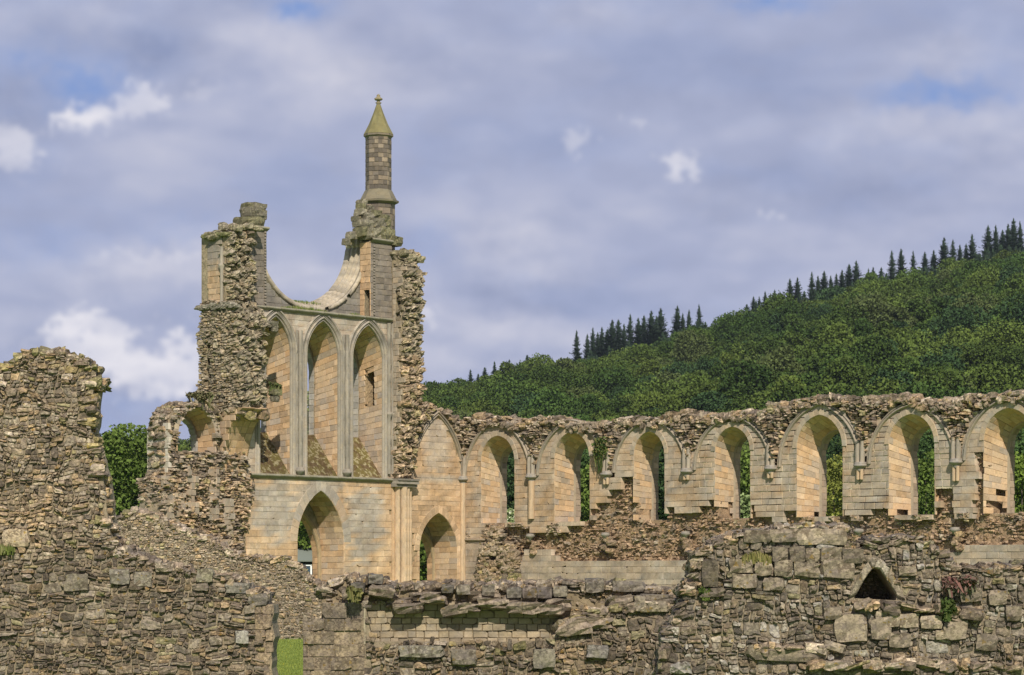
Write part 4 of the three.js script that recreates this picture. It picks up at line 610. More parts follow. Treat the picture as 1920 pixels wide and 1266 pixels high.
// ------------------------------------------------------------------ south aisle end wall, with its one window and the bare core below
{
  const r = mulberry(303), t = new Thing('south_aisle_wall', 'broken end wall left of the church front with one arched window above bare rubble', 'wall', { at: CORNER, turn: TURN_W });
  const win = { xl: -19.75, xr: -17.35, y0: 8.6, ys: 9.35, ya: 10.75 }, back = { xl: -19.55, xr: -17.5, y0: 8.6, ys: 9.2, ya: 10.3 };
  const out = [[290, 1250], [470, 1250], [452, 1050], [468, 960], [478, 905], [472, 880], [458, 850], [440, 836], [440, 800], [430, 775], [400, 762], [372, 756], [348, 757], [334, 764], [324, 780], [319, 800], [318, 880], [312, 905], [304, 940], [296, 970], [288, 1000]].map((q) => onWest(...q));
  const line = ragged(out.concat([out[0]]), r, .1, .3);
  t.put('core', body(FRONT, line, [opening(win)], 1.15, [.42, .35, .26], -.12), M.core);
  t.put('core', body(FRONT, line, [opening(back)], .4, [.42, .37, .3], -1.25), M.core);
  const inside = (x, y) => inPoly(out, x, y), inWin = (x, y) => inPoly(opening(win), x, y);
  const warmBand = (x, y) => smooth(3.4, 5, y) * smooth(8.2, 6.6, y) * .85;
  rubble(t, FRONT, [-22.3, -.1, -14.7, 11], (x, y) => inside(x, y) && !inWin(x, y) && !(x > -17.2 && y > 8.8), r, { cw: .15, ch: .11, proud: [.04, .3], tint: (x, y) => rubTint(r, warmBand(x, y) * smooth(-.25, .25, fbm2(x, y * .8, 3)), .1), rough: .45, n: 5, relief: (x, y) => .1 * n2(x * .8, y * .8) });
  // quoins at the left edge; upright toothing stones left in the core
  const xe = onWest(318, 850)[0], endFace = { O: [xe - .02, 0, 0], A: [0, 0, 1], B: [0, 1, 0], N: [-1, 0, 0] };
  ashlar(t, endFace, [-1.65, 7.2, -.02, 10.3], (z, y) => y < 10.1 + z * .35, [], r, { col: () => mul([.56, .52, .44], .8 + .35 * r()), lengths: [.3, .6], depth: .2, chip: .5, proud: [0, .05] });
  rubble(t, { ...endFace, O: [onWest(306, 940)[0], 0, 0] }, [-1.65, 0, 0, 7.2], () => true, r, { proud: [.05, .25], rough: .4 });
  for (const [x, y0, y1] of [[-20.4, 4.4, 7.4], [-18.9, 5.6, 7.9], [-17.6, 5.3, 7.8], [-16.6, 4.8, 6.4], [-19.7, 4.8, 6.6]]) ashlar(t, faceAt(.12), [x - .32, y0, x + .34, y1], () => r() < .82, [], r, { col: () => mul(mix3([.4, .36, .3], OCHRE2, r() * .4), .75 + .35 * r()), lengths: [.25, .5], depth: .3, proud: [-.04, .1], part: 'toothing_stone', chip: .5 });
  const warm = (q, rr) => mul(mix3(OCHRE, rr() < .4 ? GREY : OCHRE2, .2 + .4 * rr()), .95 + .12 * rr());
  lining(t, FRONT, openingLine(win), -.01, openingLine({ ...back, xr: win.xr - .05, ya: win.ya - .25 }), -1.27, r, { col: warm });
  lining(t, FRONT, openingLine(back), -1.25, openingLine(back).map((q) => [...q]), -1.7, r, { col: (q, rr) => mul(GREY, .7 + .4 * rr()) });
  const li = arch(win.xl, win.xr, win.ys, win.ya, 8), lo = arch(win.xl - .28, win.xr + .28, win.ys, win.ya + .3, 8);
  for (let j = 0; j < li.length - 1; j++) { const q = [li[j], li[j + 1], lo[j + 1], lo[j]].map((a) => [...a]); if (areaOf(q) < 0) q.reverse(); const c = mul(mix3([.44, .4, .33], OCHRE, r() * .3), .85 + .3 * r()); t.put('voussoir', block(FRONT, q, .05, () => c, r, { depth: .15 }), M.ashlar, 1); }
  t.put('vault_rib', sweep(FRONT, arch(-20.6, -16.2, 8.0, 11.2, 14).slice(15, 26), rolls(-.05, [[.14, .18]], -.05), () => [.38, .31, .22]), M.ashlar, 2);
  coping(t, FRONT, out.slice(10, 19).reverse(), 1.2, r, { size: [.3, .2], rows: 3, tint: () => rubTint(r, .05, .1), z0: -.3, spread: .08 });
  // the heap that spills forward from the wall
  for (let k = 0; k < 260; k++) { const u = r(), x = lerp(-22, -15.6, u), y = .3 + 4.6 * r() * (.55 + .45 * Math.sin(u * 3)), w = .25 + .4 * r(); t.put('fallen_stone', boulder(FRONT, [x, y, .1 + (5 - y) * .25 * r()], [w, w * .6, w], r, rubTint(r, .15, .15), { rough: .3 }), M.rubble, w * w * .6); }
  t.finish();
}

// ------------------------------------------------------------------ rubble wall in the middle distance
{
  const d = 110, P = facing(d), r = mulberry(404), t = new Thing('low_rubble_wall', 'grey rubble wall falling in height to the right, seen behind the doorway gap', 'wall', { at: [0, 0, -d] });
  const out = [[180, 1030], [205, 995], [228, 968], [252, 958], [285, 968], [330, 988], [392, 1012], [430, 1035], [455, 1048], [500, 1046], [535, 1050], [560, 1066], [576, 1083], [592, 1095], [602, 1099], [630, 1102], [690, 1108], [720, 1120]].map((q) => P(...q));
  const poly = [[out[0][0], -.05], [out[out.length - 1][0], -.05], ...out.slice().reverse()];
  t.put('core', body(FRONT, [[out[0][0], -.05], [out[out.length - 1][0], -.05], ...ragged(out, r, .12, .25).reverse()], [], 1.5, [.42, .375, .31], -.012), M.core);
  rubble(t, FRONT, [out[0][0], 0, out[out.length - 1][0], 6], (x, y) => inPoly(poly, x, y), r, { cw: .13, ch: .085, wmax: 3, hmax: 2, proud: [.02, .12], tint: (x, y) => mul(rubTint(r, .1, .08), y < 2.2 ? .82 : .95), rough: .4, n: 5 });
  coping(t, FRONT, out, 1.5, r, { size: [.3, .2], rows: 3, tint: () => mul(rubTint(r, .05, .1), 1.05), z0: .05 });
  t.finish();
}

// ------------------------------------------------------------------ tall fragment at the left
{
  const d = 66, P = facing(d), r = mulberry(505), t = new Thing('tall_wall_fragment', 'tall broken rubble wall at the left with yellow lichen along its ragged right edge', 'wall', { at: [0, 0, -d] });
  const edge = [[-60, 690], [-20, 700], [0, 690], [18, 680], [32, 668], [60, 661], [85, 657], [115, 666], [135, 672], [155, 676], [170, 690], [174, 715], [172, 750], [174, 775], [168, 805], [176, 832], [184, 860], [190, 885], [194, 905], [199, 940], [203, 975], [206, 1000], [214, 1020], [248, 1042], [290, 1056], [330, 1068], [372, 1078], [420, 1085], [455, 1095], [478, 1108], [496, 1113], [500, 1133], [512, 1134], [512, 1270]].map((q) => P(...q));
  const bottom = [[edge[edge.length - 1][0], -.05], [edge[0][0], -.05]], poly = [...edge, ...bottom];
  t.put('core', body(FRONT, [...ragged(edge, r, .1, .2), ...bottom], [], 1.5, [.42, .36, .28], -.01), M.core);
  const [jx] = P(486, 1200);
  rubble(t, FRONT, [edge[0][0], 0, jx, 9], (x, y) => inPoly(poly, x, y), r, { cw: .12, ch: .085, wmax: 3.4, hmax: 2, n: 6, proud: [.02, .16], rough: .38, tilt: .35, warp: .1, tint: (x, y) => { const a = P(45, 965); let c = mul(rubTint(r, .85 * Math.exp(-(((x - a[0]) / 1) ** 2 + ((y - a[1]) / .55) ** 2)), .1), (y < 3 ? .6 : .8) + .12 * n2(x * .6, y * .7)); if (y > 7.6 && r() < .2 || x > P(150, 0)[0] && y > 6.3 && r() < .35) c = mix3(c, [.46, .38, .15], .35); return c; }, big: (x, y) => y < 3 ? 1.5 : 1 });
  // dressed jamb of the doorway
  ashlar(t, faceAt(.03), [P(478, 0)[0], 0, P(512, 0)[0], P(0, 1134)[1]], () => true, [], r, { course: [.26, .4], lengths: [.4, .6], col: () => mul(mix3([.42, .32, .22], [.28, .225, .17], r()), .7 + .5 * r()), depth: .5, proud: [-.02, .05], part: 'jamb_stone', chip: .6, mat: M.rubble, uvScale: .62 });
  for (const [px, py, w, h, c] of [[145, 1092, 45, 32, [.3, .26, .2]], [225, 1082, 38, 28, [.33, .3, .25]], [268, 1086, 34, 28, [.36, .32, .26]], [385, 1080, 30, 26, [.36, .33, .24]], [447, 1103, 46, 20, [.3, .28, .24]], [484, 1124, 36, 22, [.27, .24, .2]], [454, 1195, 24, 24, [.45, .43, .39]], [30, 1010, 50, 34, [.62, .5, .36]]]) { const [x, y] = P(px, py), k = d / FOCAL; t.put('rubble_stone', boulder(FRONT, [x, y, -.04], [w * k, h * k, .35], r, mul(c, .82), { rough: .15, spin: .12, round: .5 }), M.rubble, 1); }
  // stones standing out along the torn edge, and the head
  for (let k = 10; k < 21; k++) { const a = edge[k], b = edge[k + 1]; for (let j = 0; j < 3; j++) { const u = (j + r() * .6) / 3, w = .26 + .22 * r(), yl = r() < .3; t.put('edge_stone', boulder(FRONT, [lerp(a[0], b[0], u) - .08 + .1 * (r() - .3), lerp(a[1], b[1], u), -.1 - .4 * r()], [w, .13 + .08 * r(), .5], r, yl ? mul([.46, .38, .19], .8 + .3 * r()) : rubTint(r, .1, .1), { spin: .25, rough: .2 }), M.rubble, w * .2); } }
  coping(t, FRONT, edge.slice(0, 12), 1.5, r, { size: [.3, .18], rows: 3, spread: .07, tint: () => r() < .25 ? [.38, .34, .18] : rubTint(r, .05, .1) });
  coping(t, FRONT, edge.slice(21, 31), 1.5, r, { size: [.28, .17], rows: 3, spread: .08, tint: () => mul(rubTint(r, 0, .15), .9), z0: .04 });
  t.finish();
}

// ------------------------------------------------------------------ middle foreground: doorway jamb and the stump of a vault
{
  const d = 63, P = facing(d), k = d / FOCAL, r = mulberry(606), t = new Thing('vault_stump_wall', 'low ruined wall with a squared door jamb and a broken vault springing over coursed blocks', 'wall', { at: [0, 0, -d] });
  const top = [[600, 1128], [606, 1108], [628, 1090], [660, 1082], [680, 1088], [715, 1090], [735, 1102], [780, 1100], [850, 1096], [900, 1100], [945, 1098], [1000, 1100], [1050, 1092], [1090, 1098], [1140, 1100], [1160, 1096], [1200, 1102], [1260, 1112], [1310, 1108]].map((q) => P(...q));
  const back = [P(600, 1130), ...top, P(1310, 1290), P(600, 1290)];
  t.put('core', body(FRONT, [...ragged([P(600, 1130), ...top], r, .06, .15), [P(1330, 0)[0], P(0, 1110)[1]], [P(1330, 0)[0], -.05], [P(600, 0)[0], -.05]], [], 1.3, [.34, .28, .2], -.44), M.core);
  const frontTop = [P(568, 1186), P(584, 1186), P(584, 1164), P(606, 1164), P(606, 1130), P(684, 1132), P(690, 1160), P(698, 1204), P(760, 1203), P(900, 1206), P(1010, 1202), P(1040, 1190), P(1060, 1168), P(1120, 1150), P(1200, 1132), P(1310, 1124)];
  const front = [...frontTop, P(1330, 1290), P(568, 1290)];
  t.put('core', body(FRONT, [...frontTop, [P(1330, 0)[0], P(0, 1120)[1]], [P(1330, 0)[0], -.05], [P(568, 0)[0], -.05]], [], .75, [.4, .34, .265], -.008), M.core);
  const inside = (x, y) => inPoly(front, x, y), xj = P(690, 0)[0];
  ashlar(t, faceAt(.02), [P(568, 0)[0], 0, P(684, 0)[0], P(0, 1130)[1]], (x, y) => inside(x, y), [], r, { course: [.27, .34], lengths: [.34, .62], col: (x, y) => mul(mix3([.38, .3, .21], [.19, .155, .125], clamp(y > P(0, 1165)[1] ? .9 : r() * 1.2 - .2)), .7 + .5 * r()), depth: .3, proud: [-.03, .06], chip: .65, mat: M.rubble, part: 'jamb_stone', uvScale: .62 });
  const spots = (x, y) => { const q = P(1080, 1235); return Math.exp(-(((x - q[0]) / .55) ** 2 + ((y - q[1]) / .3) ** 2)); };
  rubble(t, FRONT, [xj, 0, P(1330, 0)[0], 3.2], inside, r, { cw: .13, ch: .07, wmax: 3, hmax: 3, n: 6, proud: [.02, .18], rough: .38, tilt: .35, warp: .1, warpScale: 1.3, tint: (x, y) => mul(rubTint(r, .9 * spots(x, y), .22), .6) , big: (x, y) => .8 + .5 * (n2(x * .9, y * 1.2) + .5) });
  // coursed blocks in the shade of the springing
  ashlar(t, faceAt(-.42), [P(684, 0)[0], P(0, 1210)[1], P(1060, 0)[0], P(0, 1128)[1]], () => true, [], r, { course: [.14, .2], lengths: [.18, .36], proud: [0, .05], col: () => mul(mix3([.44, .37, .25], [.34, .3, .23], r()), .75 + .4 * r()), depth: .12, chip: .6, part: 'coursed_block', uvScale: .6 });
  // pale plaster left on the flank of the springing
  { const a = P(682, 1128), b = P(696, 1208), ff = { O: [a[0] + .02, 0, 0], A: [0, 0, -1], B: [0, 1, 0], N: [1, 0, 0] }; t.put('plaster', body(ff, ragged([[0, b[1]], [.62, b[1]], [.62, a[1]], [.0, a[1]], [0, b[1]]], r, .03), [], .04, [.62, .56, .46], .02), M.core, 1); }
  // overhanging slabs of the broken vault
  for (const [px, py, w, h, z, s] of [[715, 1126, 60, 22, .0, -.1], [765, 1130, 70, 20, .05, .1], [812, 1134, 60, 18, .0, -.1], [850, 1128, 60, 22, -.05, .25], [880, 1140, 50, 16, .05, 0], [925, 1136, 70, 20, .0, -.12], [985, 1142, 90, 24, .05, .08], [1035, 1150, 60, 20, .05, .1], [745, 1118, 60, 18, -.3, .1], [800, 1120, 70, 18, -.3, 0], [905, 1122, 70, 20, -.3, -.1], [975, 1124, 80, 22, -.3, .1], [1045, 1132, 60, 24, -.2, 0], [660, 1112, 40, 22, -.1, 0], [1075, 1184, 78, 36, .12, .15], [1125, 1160, 60, 24, .05, -.1], [1165, 1140, 60, 20, .0, .1]]) { const [x, y] = P(px, py); t.put('vault_slab', boulder({ ...FRONT, A: [Math.cos(s), Math.sin(s) * .6, 0] }, [x, y, z - .3], [w * k * .8, h * k * .9, .75], r, mul([.33, .27, .21], .65 + .45 * r()), { rough: .26, spin: .2, round: .45, uvScale: .5 }), M.rubble, 1); }
  rubble(t, faceAt(-.5), [P(600, 0)[0], P(0, 1210)[1], P(1310, 0)[0], P(0, 1080)[1]], (x, y) => inPoly(back, x, y) && (y > P(0, 1135)[1] || x > P(1052, 0)[0]), r, { cw: .1, ch: .07, wmax: 4, hmax: 2, n: 6, proud: [.04, .2], tint: () => mul(rubTint(r, 0, .2), .85), rough: .35 });
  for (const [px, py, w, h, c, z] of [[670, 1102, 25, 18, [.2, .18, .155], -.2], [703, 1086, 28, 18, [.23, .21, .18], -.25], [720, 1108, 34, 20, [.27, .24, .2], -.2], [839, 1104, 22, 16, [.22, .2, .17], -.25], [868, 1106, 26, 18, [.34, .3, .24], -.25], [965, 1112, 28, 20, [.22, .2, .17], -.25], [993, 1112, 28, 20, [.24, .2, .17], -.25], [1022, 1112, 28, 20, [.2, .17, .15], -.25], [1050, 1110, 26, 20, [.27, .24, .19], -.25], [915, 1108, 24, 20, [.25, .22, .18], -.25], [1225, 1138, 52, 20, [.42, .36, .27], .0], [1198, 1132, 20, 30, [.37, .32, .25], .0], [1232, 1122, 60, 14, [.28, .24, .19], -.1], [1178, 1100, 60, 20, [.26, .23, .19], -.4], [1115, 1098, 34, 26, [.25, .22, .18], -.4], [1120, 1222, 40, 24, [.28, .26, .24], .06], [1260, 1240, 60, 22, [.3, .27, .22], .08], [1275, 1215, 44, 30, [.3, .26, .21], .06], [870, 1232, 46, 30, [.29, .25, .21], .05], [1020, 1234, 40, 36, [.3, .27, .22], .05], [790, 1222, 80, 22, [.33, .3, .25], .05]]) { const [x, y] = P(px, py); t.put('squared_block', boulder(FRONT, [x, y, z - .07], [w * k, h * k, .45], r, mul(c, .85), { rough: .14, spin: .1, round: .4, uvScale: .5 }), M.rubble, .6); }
  coping(t, FRONT, top, 1.4, r, { size: [.26, .15], rows: 4, spread: .08, tint: () => mul(rubTint(r, 0, .2), .85), z0: -.35 });
  coping(t, FRONT, frontTop.slice(11), .9, r, { size: [.3, .16], rows: 2, spread: .1, tint: () => mul(rubTint(r, 0, .2), .85), z0: .08 });
  t.finish();
}

// ------------------------------------------------------------------ right foreground: higher wall with a pointed hole
{
  const d = 56, P = facing(d), k = d / FOCAL, r = mulberry(707), t = new Thing('wall_with_pointed_opening', 'thick grey-brown rubble wall in the right foreground with a small dark pointed opening', 'wall', { at: [0, 0, -d] });
  const top = [[1245, 1200], [1262, 1172], [1284, 1130], [1290, 1100], [1300, 1090], [1306, 1062], [1312, 1040], [1330, 1030], [1350, 1012], [1395, 1000], [1420, 998], [1470, 992], [1500, 990], [1545, 988], [1582, 992], [1588, 1022], [1610, 1030], [1640, 1014], [1680, 1010], [1720, 1012], [1752, 1030], [1772, 1042], [1790, 1064], [1830, 1070], [1870, 1066], [1925, 1060], [1990, 1060]].map((q) => P(...q));
  const poly = [...top, P(1990, 1300), P(1240, 1300)], hole = [[1604, 1116], [1602, 1122], [1680, 1126], [1682, 1118], [1664, 1088], [1650, 1068], [1640, 1063], [1632, 1070], [1616, 1096]].map((q) => P(...q)), H = areaOf(hole) < 0 ? hole.slice().reverse() : hole;
  const outline = [...ragged(top, r, .06, .14), [P(1990, 0)[0], -.05], [P(1240, 0)[0], -.05]];
  t.put('core', body(FRONT, outline, [H], 1.0, [.4, .345, .275], -.008), M.core);
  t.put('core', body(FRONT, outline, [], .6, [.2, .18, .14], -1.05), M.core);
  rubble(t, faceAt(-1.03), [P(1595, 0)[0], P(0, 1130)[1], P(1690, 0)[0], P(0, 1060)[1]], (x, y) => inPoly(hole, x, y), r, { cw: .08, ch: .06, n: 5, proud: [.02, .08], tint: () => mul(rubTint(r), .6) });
  const wide = [[1590, 1130], [1592, 1110], [1612, 1080], [1630, 1058], [1645, 1052], [1662, 1062], [1674, 1088], [1696, 1128]].map((q) => P(...q));
  const course = (x, y) => y > P(0, 1100)[1] && x < P(1600, 0)[0];
  rubble(t, FRONT, [P(1238, 0)[0], 0, P(1990, 0)[0], P(0, 985)[1]], (x, y) => inPoly(poly, x, y) && !inPoly(wide, x, y), r, { cw: .13, ch: .07, wmax: 3, hmax: 3, n: 6, proud: [.02, .16], rough: .38, warp: .09, warpScale: 1.2, tilt: .45, tint: (x, y) => { let c = mul(rubTint(r, .02, .24), .58 + .14 * n2(x * .7, y * .9)); if (r() < .13) c = mix3(c, [.58, .56, .52], .5); return mix3(c, [.3, .28, .25], .15); }, big: (x, y) => course(x, y) ? 1.35 : .7 + .75 * (n2(x * .8 + 5, y * 1.1) + .5) });
  // large dressed stones that can be picked out
  for (const [px, py, w, h, tone] of [[1418, 1005, 50, 24, .8], [1472, 1005, 56, 24, .9], [1520, 1006, 52, 30, 1.25], [1565, 1008, 46, 28, 1], [1462, 1040, 30, 28, .6], [1494, 1040, 30, 30, .55], [1522, 1042, 26, 28, 1], [1556, 1040, 40, 30, .9], [1598, 1042, 40, 28, .6], [1390, 1062, 46, 26, .8], [1430, 1066, 32, 28, 1], [1468, 1066, 34, 30, .9], [1512, 1068, 50, 28, .85], [1570, 1066, 60, 36, 1.1], [1395, 1090, 46, 28, .9], [1450, 1096, 40, 24, .8], [1595, 1178, 60, 52, 1], [1650, 1180, 40, 40, 1], [1664, 1160, 46, 30, 1.15], [1702, 1164, 40, 26, 1.2], [1745, 1166, 40, 24, 1.3], [1790, 1182, 44, 36, 1], [1765, 1190, 26, 18, 1.4], [1686, 1200, 40, 28, .8], [1480, 1225, 150, 28, .75], [1640, 1254, 150, 22, .7], [1560, 1150, 34, 24, .8], [1330, 1075, 30, 50, .45], [1335, 1112, 46, 16, .6], [1820, 1115, 40, 26, .8], [1870, 1120, 34, 28, .85], [1900, 1150, 30, 30, .8], [1850, 1205, 40, 30, .7], [1700, 1072, 34, 18, .9]]) { const [x, y] = P(px, py); t.put('dressed_stone', boulder(FRONT, [x, y, -.06], [w * k, h * k, .42], r, mul([.33, .275, .21], tone * (.85 + .25 * r())), { rough: .16, spin: .12, round: .5, uvScale: .5 }), M.rubble, .8); }
  // stones leaning together over the hole
  const slab = (pts, c, z = .08) => { const q = pts.map((a) => P(...a)); if (areaOf(q) < 0) q.reverse(); t.put('voussoir', block(FRONT, q, z, () => c, r, { depth: .7, chamfer: .03, jitter: .02, uvScale: .6 }), M.rubble, 1); };
  slab([[1590, 1122], [1604, 1116], [1617, 1092], [1612, 1076], [1600, 1092]], [.3, .26, .2]); slab([[1612, 1076], [1617, 1094], [1634, 1068], [1628, 1054]], [.36, .31, .24]); slab([[1628, 1052], [1634, 1068], [1641, 1062], [1643, 1044], [1634, 1044]], [.3, .26, .21]); slab([[1643, 1046], [1641, 1062], [1650, 1068], [1664, 1086], [1666, 1066], [1654, 1050]], [.45, .4, .33]); slab([[1666, 1068], [1665, 1088], [1682, 1120], [1696, 1124], [1684, 1096]], [.33, .28, .22]);
  coping(t, FRONT, top, 1.5, r, { size: [.22, .13], rows: 4, spread: .05, tint: () => mul(rubTint(r, 0, .15), .85), z0: .05 });
  coping(t, FRONT, [[1252, 1195], [1246, 1230], [1242, 1270]].map((q) => P(...q)), 1.2, r, { size: [.3, .2], rows: 3, spread: .1, tint: () => mul(rubTint(r, 0, .15), .7), z0: .08 });
  // ledges standing forward lower down
  for (const [pts, z] of [[[[1590, 1128], [1830, 1150]], .22], [[[1405, 1212], [1565, 1212]], .2], [[[1500, 1244], [1700, 1248]], .3], [[[1660, 1240], [1900, 1250]], .12]]) coping(t, FRONT, pts.map((q) => P(...q)), .3, r, { size: [.34, .16], rows: 1, spread: .04, tint: () => mul(rubTint(r, .05, .1), .95), z0: z, step: .9, part: 'ledge_stone' });
  t.finish();
}
// ------------------------------------------------------------------ the dark hut beyond the west door
{
  const t = new Thing('garden_hut', 'dark timber hut with white framed window glimpsed through the tall doorway', 'hut', { at: [(578 - 960) / FOCAL * 172, 0, -172], turn: .15 });
  const plain = (c, rough = .8) => new THREE.MeshStandardMaterial({ color: new THREE.Color().setRGB(...c), roughness: rough });
  const tar = plain([.02, .02, .022], .7), paint = plain([.8, .8, .8], .5), slate = plain([.16, .18, .15], .9), glass = plain([.05, .08, .11], .08);
  const box = (name, w, h, d, x, y, z, m, parent) => { const q = t.mesh(name, new THREE.BoxGeometry(w, h, d), m, parent); q.position.set(x, y, z); return q; };
  for (let y = 0; y < 3.6; y += .2) box('board', 5, .19, .06, .6, y + .1, 1.5 + (y % .4) * .02, tar);
  box('wall', 4.9, 3.6, 2.9, .6, 1.8, 0, tar);
  const roof = t.mesh('roof', new THREE.ExtrudeGeometry(new THREE.Shape([[-1.9, 0], [0, .75], [1.9, 0], [1.9, -.1], [-1.9, -.1]].map((q) => new THREE.Vector2(...q))), { depth: 5.3, bevelEnabled: false }), slate); roof.rotation.y = Math.PI / 2; roof.position.set(-2.05, 3.68, 0);
  const w = box('window', .52, 1.3, .05, -.2, 2.7, 1.56, glass);
  for (const [a, b, x, y] of [[.62, .1, 0, .65], [.62, .1, 0, -.65], [.1, 1.3, -.26, 0], [.1, 1.3, .26, 0]]) box('frame', a, b, .09, x, y, .03, paint, w);
}
// ------------------------------------------------------------------ trees
function leafCloud(r, lobes, count, size, tone) {      // leaf sprays on the skins of many lobes
  const p = [], c = [], idx = [], tot = lobes.reduce((s, l) => s + l[3] ** 2, 0);
  for (const [lx, ly, lz, R, sq = .8] of lobes) {
    const nL = Math.round(count * R * R / tot), lt = .86 + .28 * r();
    for (let k = 0; k < nL; k++) {
      let d; do d = [r() * 2 - 1, r() * 2 - 1, r() * 2 - 1]; while (len(d) > 1 || len(d) < .1);
      d = unit(d); if (d[1] < -.5 && r() < .7) continue;
      const rad = R * (.62 + .42 * Math.sqrt(r())) * (1 + .2 * n3(d[0] * 2 + lx, d[1] * 2 + ly, d[2] * 2 + lz)), o = [lx + d[0] * rad, ly + d[1] * rad * sq, lz + d[2] * rad];
      const a = unit([r() - .5 + d[0] * .3, r() - .5, r() - .5 + d[2] * .3]), b = unit(cross(a, [r() - .5, r() - .5 + .4, r() - .5])), s = size * (.6 + .8 * r()), q = p.length / 3, cc = mul(tone(r), lt * (.8 + .4 * r()));
      for (const [u, v] of [[-.5, -.15], [0, -.5], [.55, .1], [0, .5]]) { p.push(o[0] + (a[0] * u + b[0] * v) * s, o[1] + (a[1] * u + b[1] * v) * s + (u === 0 ? 0 : -.12 * s), o[2] + (a[2] * u + b[2] * v) * s); c.push(...cc); }
      idx.push(q, q + 1, q + 2, q, q + 2, q + 3);
    }
  }
  const g = new THREE.BufferGeometry(); g.setAttribute('position', new THREE.Float32BufferAttribute(p, 3)); g.setAttribute('color', new THREE.Float32BufferAttribute(c, 3)); g.setIndex(idx); g.computeVertexNormals(); return g;
}
function limb(a, b, ra, rb, sides = 6) { const A = new THREE.Vector3(...a), B = new THREE.Vector3(...b), g = new THREE.CylinderGeometry(rb, ra, A.distanceTo(B), sides, 1); g.applyQuaternion(new THREE.Quaternion().setFromUnitVectors(new THREE.Vector3(0, 1, 0), B.clone().sub(A).normalize())); g.translate(...A.clone().add(B).multiplyScalar(.5).toArray()); return g; }
function makeLobes(r, h, R, low, n) { const out = [[0, low + (h - low) * .5, 0, R * .62, .9]]; for (let k = 0; k < n; k++) { const u = (k + .5) / n, y = low + (h - low) * (.12 + .8 * u), w = R * Math.sqrt(Math.max(.08, 1 - ((u - .35) / .72) ** 2)), a = k * 2.4 + r(), s = R * (.26 + .2 * r()); out.push([Math.cos(a) * (w - s * .5) * (.55 + .5 * r()), y, Math.sin(a) * (w - s * .5) * (.55 + .5 * r()), s, .8]); } return out; }
const GREENS = { mid: [.09, .13, .027], bright: [.12, .17, .03], yellow: [.17, .185, .04], dark: [.03, .055, .02], pale: [.19, .24, .1], deep: [.045, .08, .024] };
function broadleaf(name, label, [X, D], h, R, tone, { low = .12, leaves = 5000, size = .34, seed = 1, group, trunk = .22, bloom } = {}) {
  const r = mulberry(seed * 31 + 5), t = new Thing(name, label, name === 'shrub' ? 'shrub' : 'tree', { at: [X, 0, -D], group }), lobes = makeLobes(r, h, R, h * low, 22);
  const g = [limb([0, -.1, 0], [.1, h * .45, 0], trunk, trunk * .6, 8), limb([.1, h * .45, 0], [0, h * .85, .1], trunk * .6, trunk * .2)]; for (const l of lobes.slice(2, 12)) g.push(limb([.05, h * (.2 + .3 * r()), 0], [l[0] * .8, l[1], l[2] * .8], trunk * .4, trunk * .1, 5));
  t.mesh('trunk', mergeGeometries(g), M.wood);
  t.mesh('crown', leafCloud(r, lobes, leaves, size, (q) => bloom && q() < bloom ? [.6, .6, .45] : mix3(GREENS[tone], mul(GREENS[tone], 1.5), q() * .7)), M.leaf);
  return t.root;
}
const spot = (px, D) => [(px - 960) / FOCAL * D, D], hOf = (py, D) => EYE + (HORIZON - py) / FOCAL * D;
broadleaf('ash_tree', 'bushy bright green tree between the tall wall fragment and the aisle wall', spot(225, 190), hOf(800, 190), 4.4, 'mid', { leaves: 26000, size: .24, seed: 3, low: .03 });
broadleaf('ash_tree', 'darker tree at the left edge of the gap beside the tall wall fragment', spot(172, 215), hOf(838, 215), 3.4, 'deep', { leaves: 12000, size: .3, seed: 4, low: .03 });
broadleaf('ash_tree', 'dark tree seen through the arched window of the left end wall', spot(300, 240), hOf(826, 240), 4.5, 'dark', { leaves: 7000, size: .5, seed: 14, low: .03 });
broadleaf('lime_tree', 'green tree behind the middle and right lancet windows', spot(628, 172), hOf(672, 172), 2.6, 'mid', { leaves: 14000, size: .24, seed: 5, low: .02 });
broadleaf('lime_tree', 'leafy tree top showing low in the middle lancet', spot(570, 178), hOf(738, 178), 1.5, 'bright', { leaves: 8000, size: .24, seed: 6, low: .02 });
broadleaf('lime_tree', 'dark tree behind the hut in the great doorway', spot(590, 186), hOf(935, 186), 3.4, 'dark', { leaves: 12000, size: .26, seed: 7, low: .01 });
broadleaf('lime_tree', 'green tree behind the small pointed doorway', spot(792, 180), hOf(950, 180), 2.6, 'mid', { leaves: 8000, size: .24, seed: 8, low: .01 });
